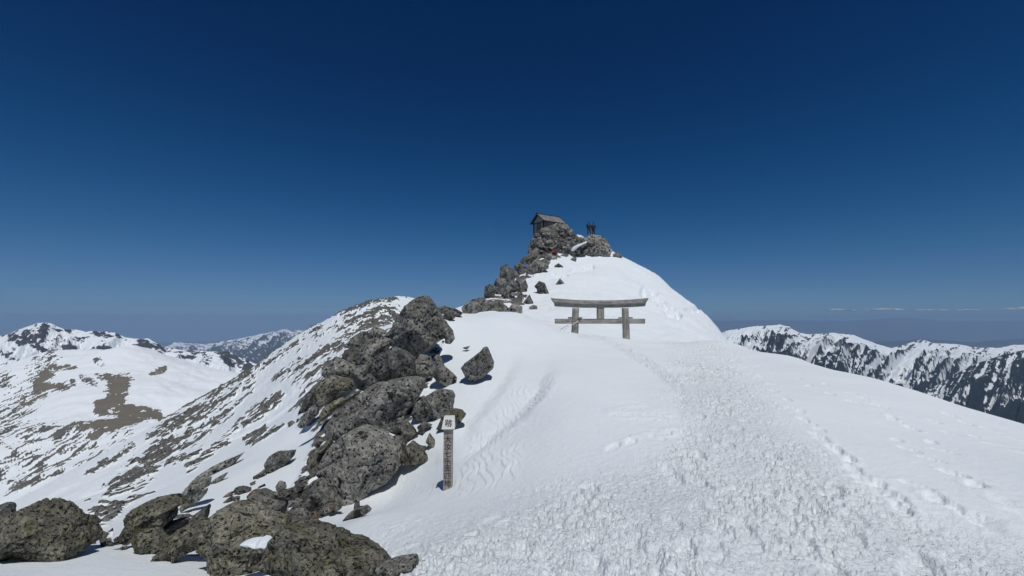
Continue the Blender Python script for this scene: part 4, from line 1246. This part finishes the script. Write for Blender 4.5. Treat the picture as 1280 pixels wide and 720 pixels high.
bm = bmesh.new(); box(bm, -0.05, L + 0.05, -0.10, 0.10, zr - 0.02, zr + 0.12, 0.02); bm_obj('ridge_beam', bm, m_sd, rf)
for x in (-0.03, L + 0.03):
    for sgn in (-1, 1):
        bm = bmesh.new(); slope_panel(bm, sgn, x - 0.03, x + 0.03, -0.02, 1.06, 0.14, -0.09); bm_obj('bargeboard', bm, m_sd, rf)
bm = bmesh.new(); tube(bm, (-0.02, -0.12, zr + 0.05), (-0.02, 0.1, zr + 0.36), 0.035); tube(bm, (-0.02, 0.12, zr + 0.05), (-0.02, -0.1, zr + 0.36), 0.035); bm_obj('finial', bm, m_sd, rf)
# walls
wl0, wl1, ww = 0.35, L - 0.35, 1.15
for name, (x0, x1, y0, y1) in (('front_wall', (wl0, wl0 + 0.06, -ww, ww)), ('back_wall', (wl1 - 0.06, wl1, -ww, ww)), ('side_wall', (wl0 + 0.063, wl1 - 0.063, -ww, -ww + 0.06)), ('side_wall', (wl0 + 0.063, wl1 - 0.063, ww - 0.06, ww))):
    bm = bmesh.new()
    if 'side' in name:
        n = 14
        for i in range(n):
            a_ = x0 + (x1 - x0) * i / n; b_ = x0 + (x1 - x0) * (i + 1) / n - 0.012
            box(bm, a_, b_, y0, y1, 0.0, zr - rise * ww / hwid - 0.14)
    else:
        n = 10
        for i in range(n):
            a_ = y0 + (y1 - y0) * i / n; b_ = y0 + (y1 - y0) * (i + 1) / n - 0.012
            top = zr - rise * max(abs(a_), abs(b_)) / hwid - 0.14
            box(bm, x0, x1, a_, b_, 0.0, top)
    bm_obj(name, bm, m_sw, shr)
for x in (wl0 - 0.02, wl1 + 0.02):
    for y in (-ww - 0.02, ww + 0.02):
        bm = bmesh.new(); box(bm, x - 0.08, x + 0.08, y - 0.08, y + 0.08, 0, zr - rise * (ww + 0.1) / hwid - 0.13); bm_obj('corner_post', bm, m_sd, shr)
bm = bmesh.new(); box(bm, wl0 - 0.05, wl0 - 0.003, -0.5, 0.5, 0.0, 1.5); dr = bm_obj('door', bm, m_sd, shr)
bm = bmesh.new()
for k in range(5): box(bm, wl0 - 0.065, wl0 - 0.052, -0.42 + k * 0.2, -0.36 + k * 0.2, 0.1, 1.42)
bm_obj('door_lattice', bm, m_sw, dr)
bm = bmesh.new(); box(bm, wl0 - 0.09, wl0 - 0.003, -ww, ww, 1.55, 1.68); bm_obj('lintel', bm, m_sd, shr)
bm = bmesh.new(); box(bm, 0.1, L - 0.1, -1.4, 1.4, -0.25, -0.004); bm_obj('base', bm, plain('base_stone', (0.22, 0.21, 0.19), 0.9, 0.4, 3), shr)

# ------------------------------------------------------------------ people
m_skin = plain('skin', (0.42, 0.27, 0.19), 0.6, 0.05)
m_hair = plain('dark_hair', (0.015, 0.013, 0.012), 0.8)
def skin_mesh(name, joints, edges, parent, mat, sub=2):
    me = bpy.data.meshes.new(name)
    names = list(joints)
    me.from_pydata([joints[k][0] for k in names], [(names.index(a), names.index(b)) for a, b in edges], [])
    o = bpy.data.objects.new(name, me)
    COL.objects.link(o)
    md = o.modifiers.new('skin', 'SKIN')
    me.skin_vertices  # layer made by the modifier
    if not me.skin_vertices:
        bm = bmesh.new(); bm.from_mesh(me); bm.verts.layers.skin.verify(); bm.to_mesh(me); bm.free()
    for i, k in enumerate(names):
        r = joints[k][1]
        me.skin_vertices[0].data[i].radius = (r, r) if not hasattr(r, '__len__') else r
        me.skin_vertices[0].data[i].use_root = (i == 0)
    md.use_smooth_shade = True
    s_ = o.modifiers.new('sub', 'SUBSURF'); s_.levels = sub; s_.render_levels = sub
    bpy.context.view_layer.update()
    dg = bpy.context.evaluated_depsgraph_get()
    m2 = bpy.data.meshes.new_from_object(o.evaluated_get(dg))
    bpy.data.objects.remove(o)
    m2.materials.clear()
    m2.polygons.foreach_set('use_smooth', np.ones(len(m2.polygons), dtype=bool))
    return link(name, m2, mat, parent)

def person(label, loc, rz, J, jacket, trousers, hat, pack=None, group=None):
    """J: joints in metres, person faces local -Y"""
    e = empty('person', loc, rz)
    tag(e, label, 'person', group)
    R = {'pelvis': .115, 'waist': .11, 'chest': .135, 'neckb': .075, 'neck': .052, 'head': .085, 'crown': .078,
         'shl': .06, 'ell': .042, 'wrl': .032, 'hal': .036, 'shr': .06, 'elr': .042, 'wrr': .032, 'har': .036,
         'hil': .085, 'knl': .06, 'anl': .042, 'tol': .04, 'hir': .085, 'knr': .06, 'anr': .042, 'tor': .04}
    JJ = {k: (J[k], R[k]) for k in R}
    E = [('pelvis', 'waist'), ('waist', 'chest'), ('chest', 'neckb'), ('neckb', 'neck'), ('neck', 'head'), ('head', 'crown')]
    for s_ in 'lr':
        E += [('chest', 'sh' + s_), ('sh' + s_, 'el' + s_), ('el' + s_, 'wr' + s_), ('wr' + s_, 'ha' + s_), ('pelvis', 'hi' + s_), ('hi' + s_, 'kn' + s_), ('kn' + s_, 'an' + s_), ('an' + s_, 'to' + s_)]
    body = skin_mesh('body', JJ, E, e, m_skin)
    def sub_(keys, grow):
        kk = {k: (J[k], R[k] + grow) for k in R if k in keys}
        return kk, [q for q in E if q[0] in kk and q[1] in kk]
    k, ed = sub_(('chest', 'waist', 'pelvis', 'neckb', 'shl', 'ell', 'wrl', 'shr', 'elr', 'wrr'), 0.035)
    k = {'chest': k['chest'], **k}
    k = {q: (v[0], v[1] + (0.03 if q in ('chest', 'waist', 'pelvis') else 0.012)) for q, v in k.items()}
    skin_mesh('jacket', k, ed, e, jacket)
    k, ed = sub_(('pelvis', 'hil', 'knl', 'anl', 'hir', 'knr', 'anr'), 0.028)
    skin_mesh('trousers', k, ed, e, trousers)
    for s_ in 'lr':
        kk = {q + s_: (J[q + s_], 0.062) for q in ('an', 'to')}
        skin_mesh('boot', kk, [('an' + s_, 'to' + s_)], e, m_blk)
        # gloved hand: palm and five fingers
        w, h_ = np.array(J['wr' + s_]), np.array(J['ha' + s_])
        u = (h_ - w) / np.linalg.norm(h_ - w)
        sd = np.cross(u, (0, 1, 0.2)); sd /= np.linalg.norm(sd)
        bm = bmesh.new()
        for q in range(4):
            st = h_ + sd * (q - 1.5) * 0.019
            tube(bm, st, st + u * (0.07, 0.08, 0.075, 0.06)[q], 0.011, 0.008, 8)
        tube(bm, h_ - u * 0.03 + sd * 0.03, h_ + u * 0.02 + sd * 0.065, 0.012, 0.009, 8)
        bm_obj('glove', bm, m_blk, e, True)
    hd = np.array(J['head']); cr_ = np.array(J['crown'])
    V, Fc = icos(3)
    hv = V * np.array([0.115, 0.125, 0.10])
    hv[:, 2] = np.maximum(hv[:, 2], -0.02 - 0.05 * (V[:, 1] > 0.2))
    link('hat', np_mesh('hat', hv, Fc), hat, e, tuple((hd + cr_) / 2 + np.array([0, 0.012, 0.03])))
    # face
    bm = bmesh.new()
    tube(bm, hd + np.array([0, -0.085, 0.02]), hd + np.array([0, -0.115, -0.012]), 0.010, 0.016, 8)
    bm_obj('nose', bm, m_skin, e, True)
    for s_ in (-1, 1):
        bm = bmesh.new(); bmesh.ops.create_uvsphere(bm, u_segments=8, v_segments=6, radius=0.012, matrix=mathutils.Matrix.Translation(tuple(hd + np.array([0.034 * s_, -0.082, 0.024])))); bm_obj('eye', bm, m_hair, e, True)
        bm = bmesh.new(); bmesh.ops.create_uvsphere(bm, u_segments=8, v_segments=6, radius=0.024, matrix=mathutils.Matrix.Translation(tuple(hd + np.array([0.094 * s_, 0.01, 0.005])))); bm_obj('ear', bm, m_skin, e, True)
    bm = bmesh.new(); tube(bm, hd + np.array([-0.024, -0.083, -0.042]), hd + np.array([0.024, -0.083, -0.042]), 0.006, 0.006, 6); bm_obj('mouth', bm, plain('lips', (0.3, 0.12, 0.1)), e, True)
    if pack:
        c = (np.array(J['chest']) + np.array(J['waist'])) / 2 + np.array([0, 0.21, 0.02])
        bm = bmesh.new(); box(bm, c[0] - 0.16, c[0] + 0.16, c[1] - 0.11, c[1] + 0.11, c[2] - 0.26, c[2] + 0.26, 0.06)
        bm_obj('backpack', bm, pack, e, True)
    return e

stand = dict(pelvis=(0, 0, .93), waist=(0, .01, 1.08), chest=(0, .01, 1.30), neckb=(0, .01, 1.44), neck=(0, 0, 1.52), head=(0, -.02, 1.60), crown=(0, -.01, 1.69),
             shl=(.19, .01, 1.39), ell=(.25, .04, 1.13), wrl=(.24, -.06, .90), hal=(.24, -.08, .83), shr=(-.19, .01, 1.39), elr=(-.25, .04, 1.13), wrr=(-.24, -.06, .90), har=(-.24, -.08, .83),
             hil=(.10, 0, .86), knl=(.11, -.03, .48), anl=(.12, .02, .09), tol=(.14, -.15, .05), hir=(-.10, 0, .86), knr=(-.11, -.03, .48), anr=(-.12, .02, .09), tor=(-.14, -.15, .05))
s1 = dict(stand); s1.update(elr=(-.36, -.10, 1.22), wrr=(-.30, -.24, 1.42), har=(-.27, -.28, 1.49), knl=(.17, -.04, .48), anl=(.22, .02, .09), tol=(.25, -.14, .05), knr=(-.15, -.02, .48), anr=(-.2, .02, .09), tor=(-.23, -.14, .05))
YPp = 63.9
p1 = pt(736.2, 293.8, YPp); p2 = pt(742.0, 293.8, YPp)
m_j1 = plain('black_jacket', (0.018, 0.018, 0.022), 0.7)
m_j2 = plain('navy_jacket', (0.02, 0.03, 0.075), 0.7)
m_t1 = plain('dark_trousers', (0.03, 0.022, 0.022), 0.8)
m_t2 = plain('slate_trousers', (0.02, 0.022, 0.03), 0.8)
m_red = plain('red_jacket', (0.45, 0.025, 0.03), 0.65)
m_or = plain('brown_trousers', (0.05, 0.028, 0.022), 0.8)
pA = person('standing hiker in black with one raised arm on the summit rock', tuple(p1), radians(15), s1, m_j1, m_or, m_hair, m_j1, 'hikers standing on the summit')
pB = person('slimmer standing hiker in a navy jacket on the summit rock', tuple(p2), radians(200), stand, m_j2, m_t2, m_hair, None, 'hikers standing on the summit')
pA.scale = (1.18, 1.18, 1.06); pB.scale = (1.1, 1.1, 1.04)
sit = dict(pelvis=(0, .05, .14), waist=(0, .08, .30), chest=(0, .02, .52), neckb=(0, -.02, .66), neck=(0, -.05, .74), head=(0, -.08, .82), crown=(0, -.07, .91),
           shl=(.19, .01, .60), ell=(.30, -.14, .38), wrl=(.20, -.34, .38), hal=(.16, -.40, .40), shr=(-.19, .01, .60), elr=(-.30, -.14, .38), wrr=(-.20, -.34, .38), har=(-.16, -.40, .40),
           hil=(.10, 0, .13), knl=(.17, -.40, .34), anl=(.15, -.62, .02), tol=(.15, -.76, 0), hir=(-.10, 0, .13), knr=(-.17, -.40, .34), anr=(-.15, -.62, .02), tor=(-.15, -.76, 0))
person('hiker in a bright red jacket sitting on rocks below the shrine', tuple(pt(692.3, 319.2, 60.0)), radians(25), sit, m_red, m_t2, m_hair, None, None)

print('verts', sum(len(o.data.vertices) for o in bpy.data.objects if o.type == 'MESH'))
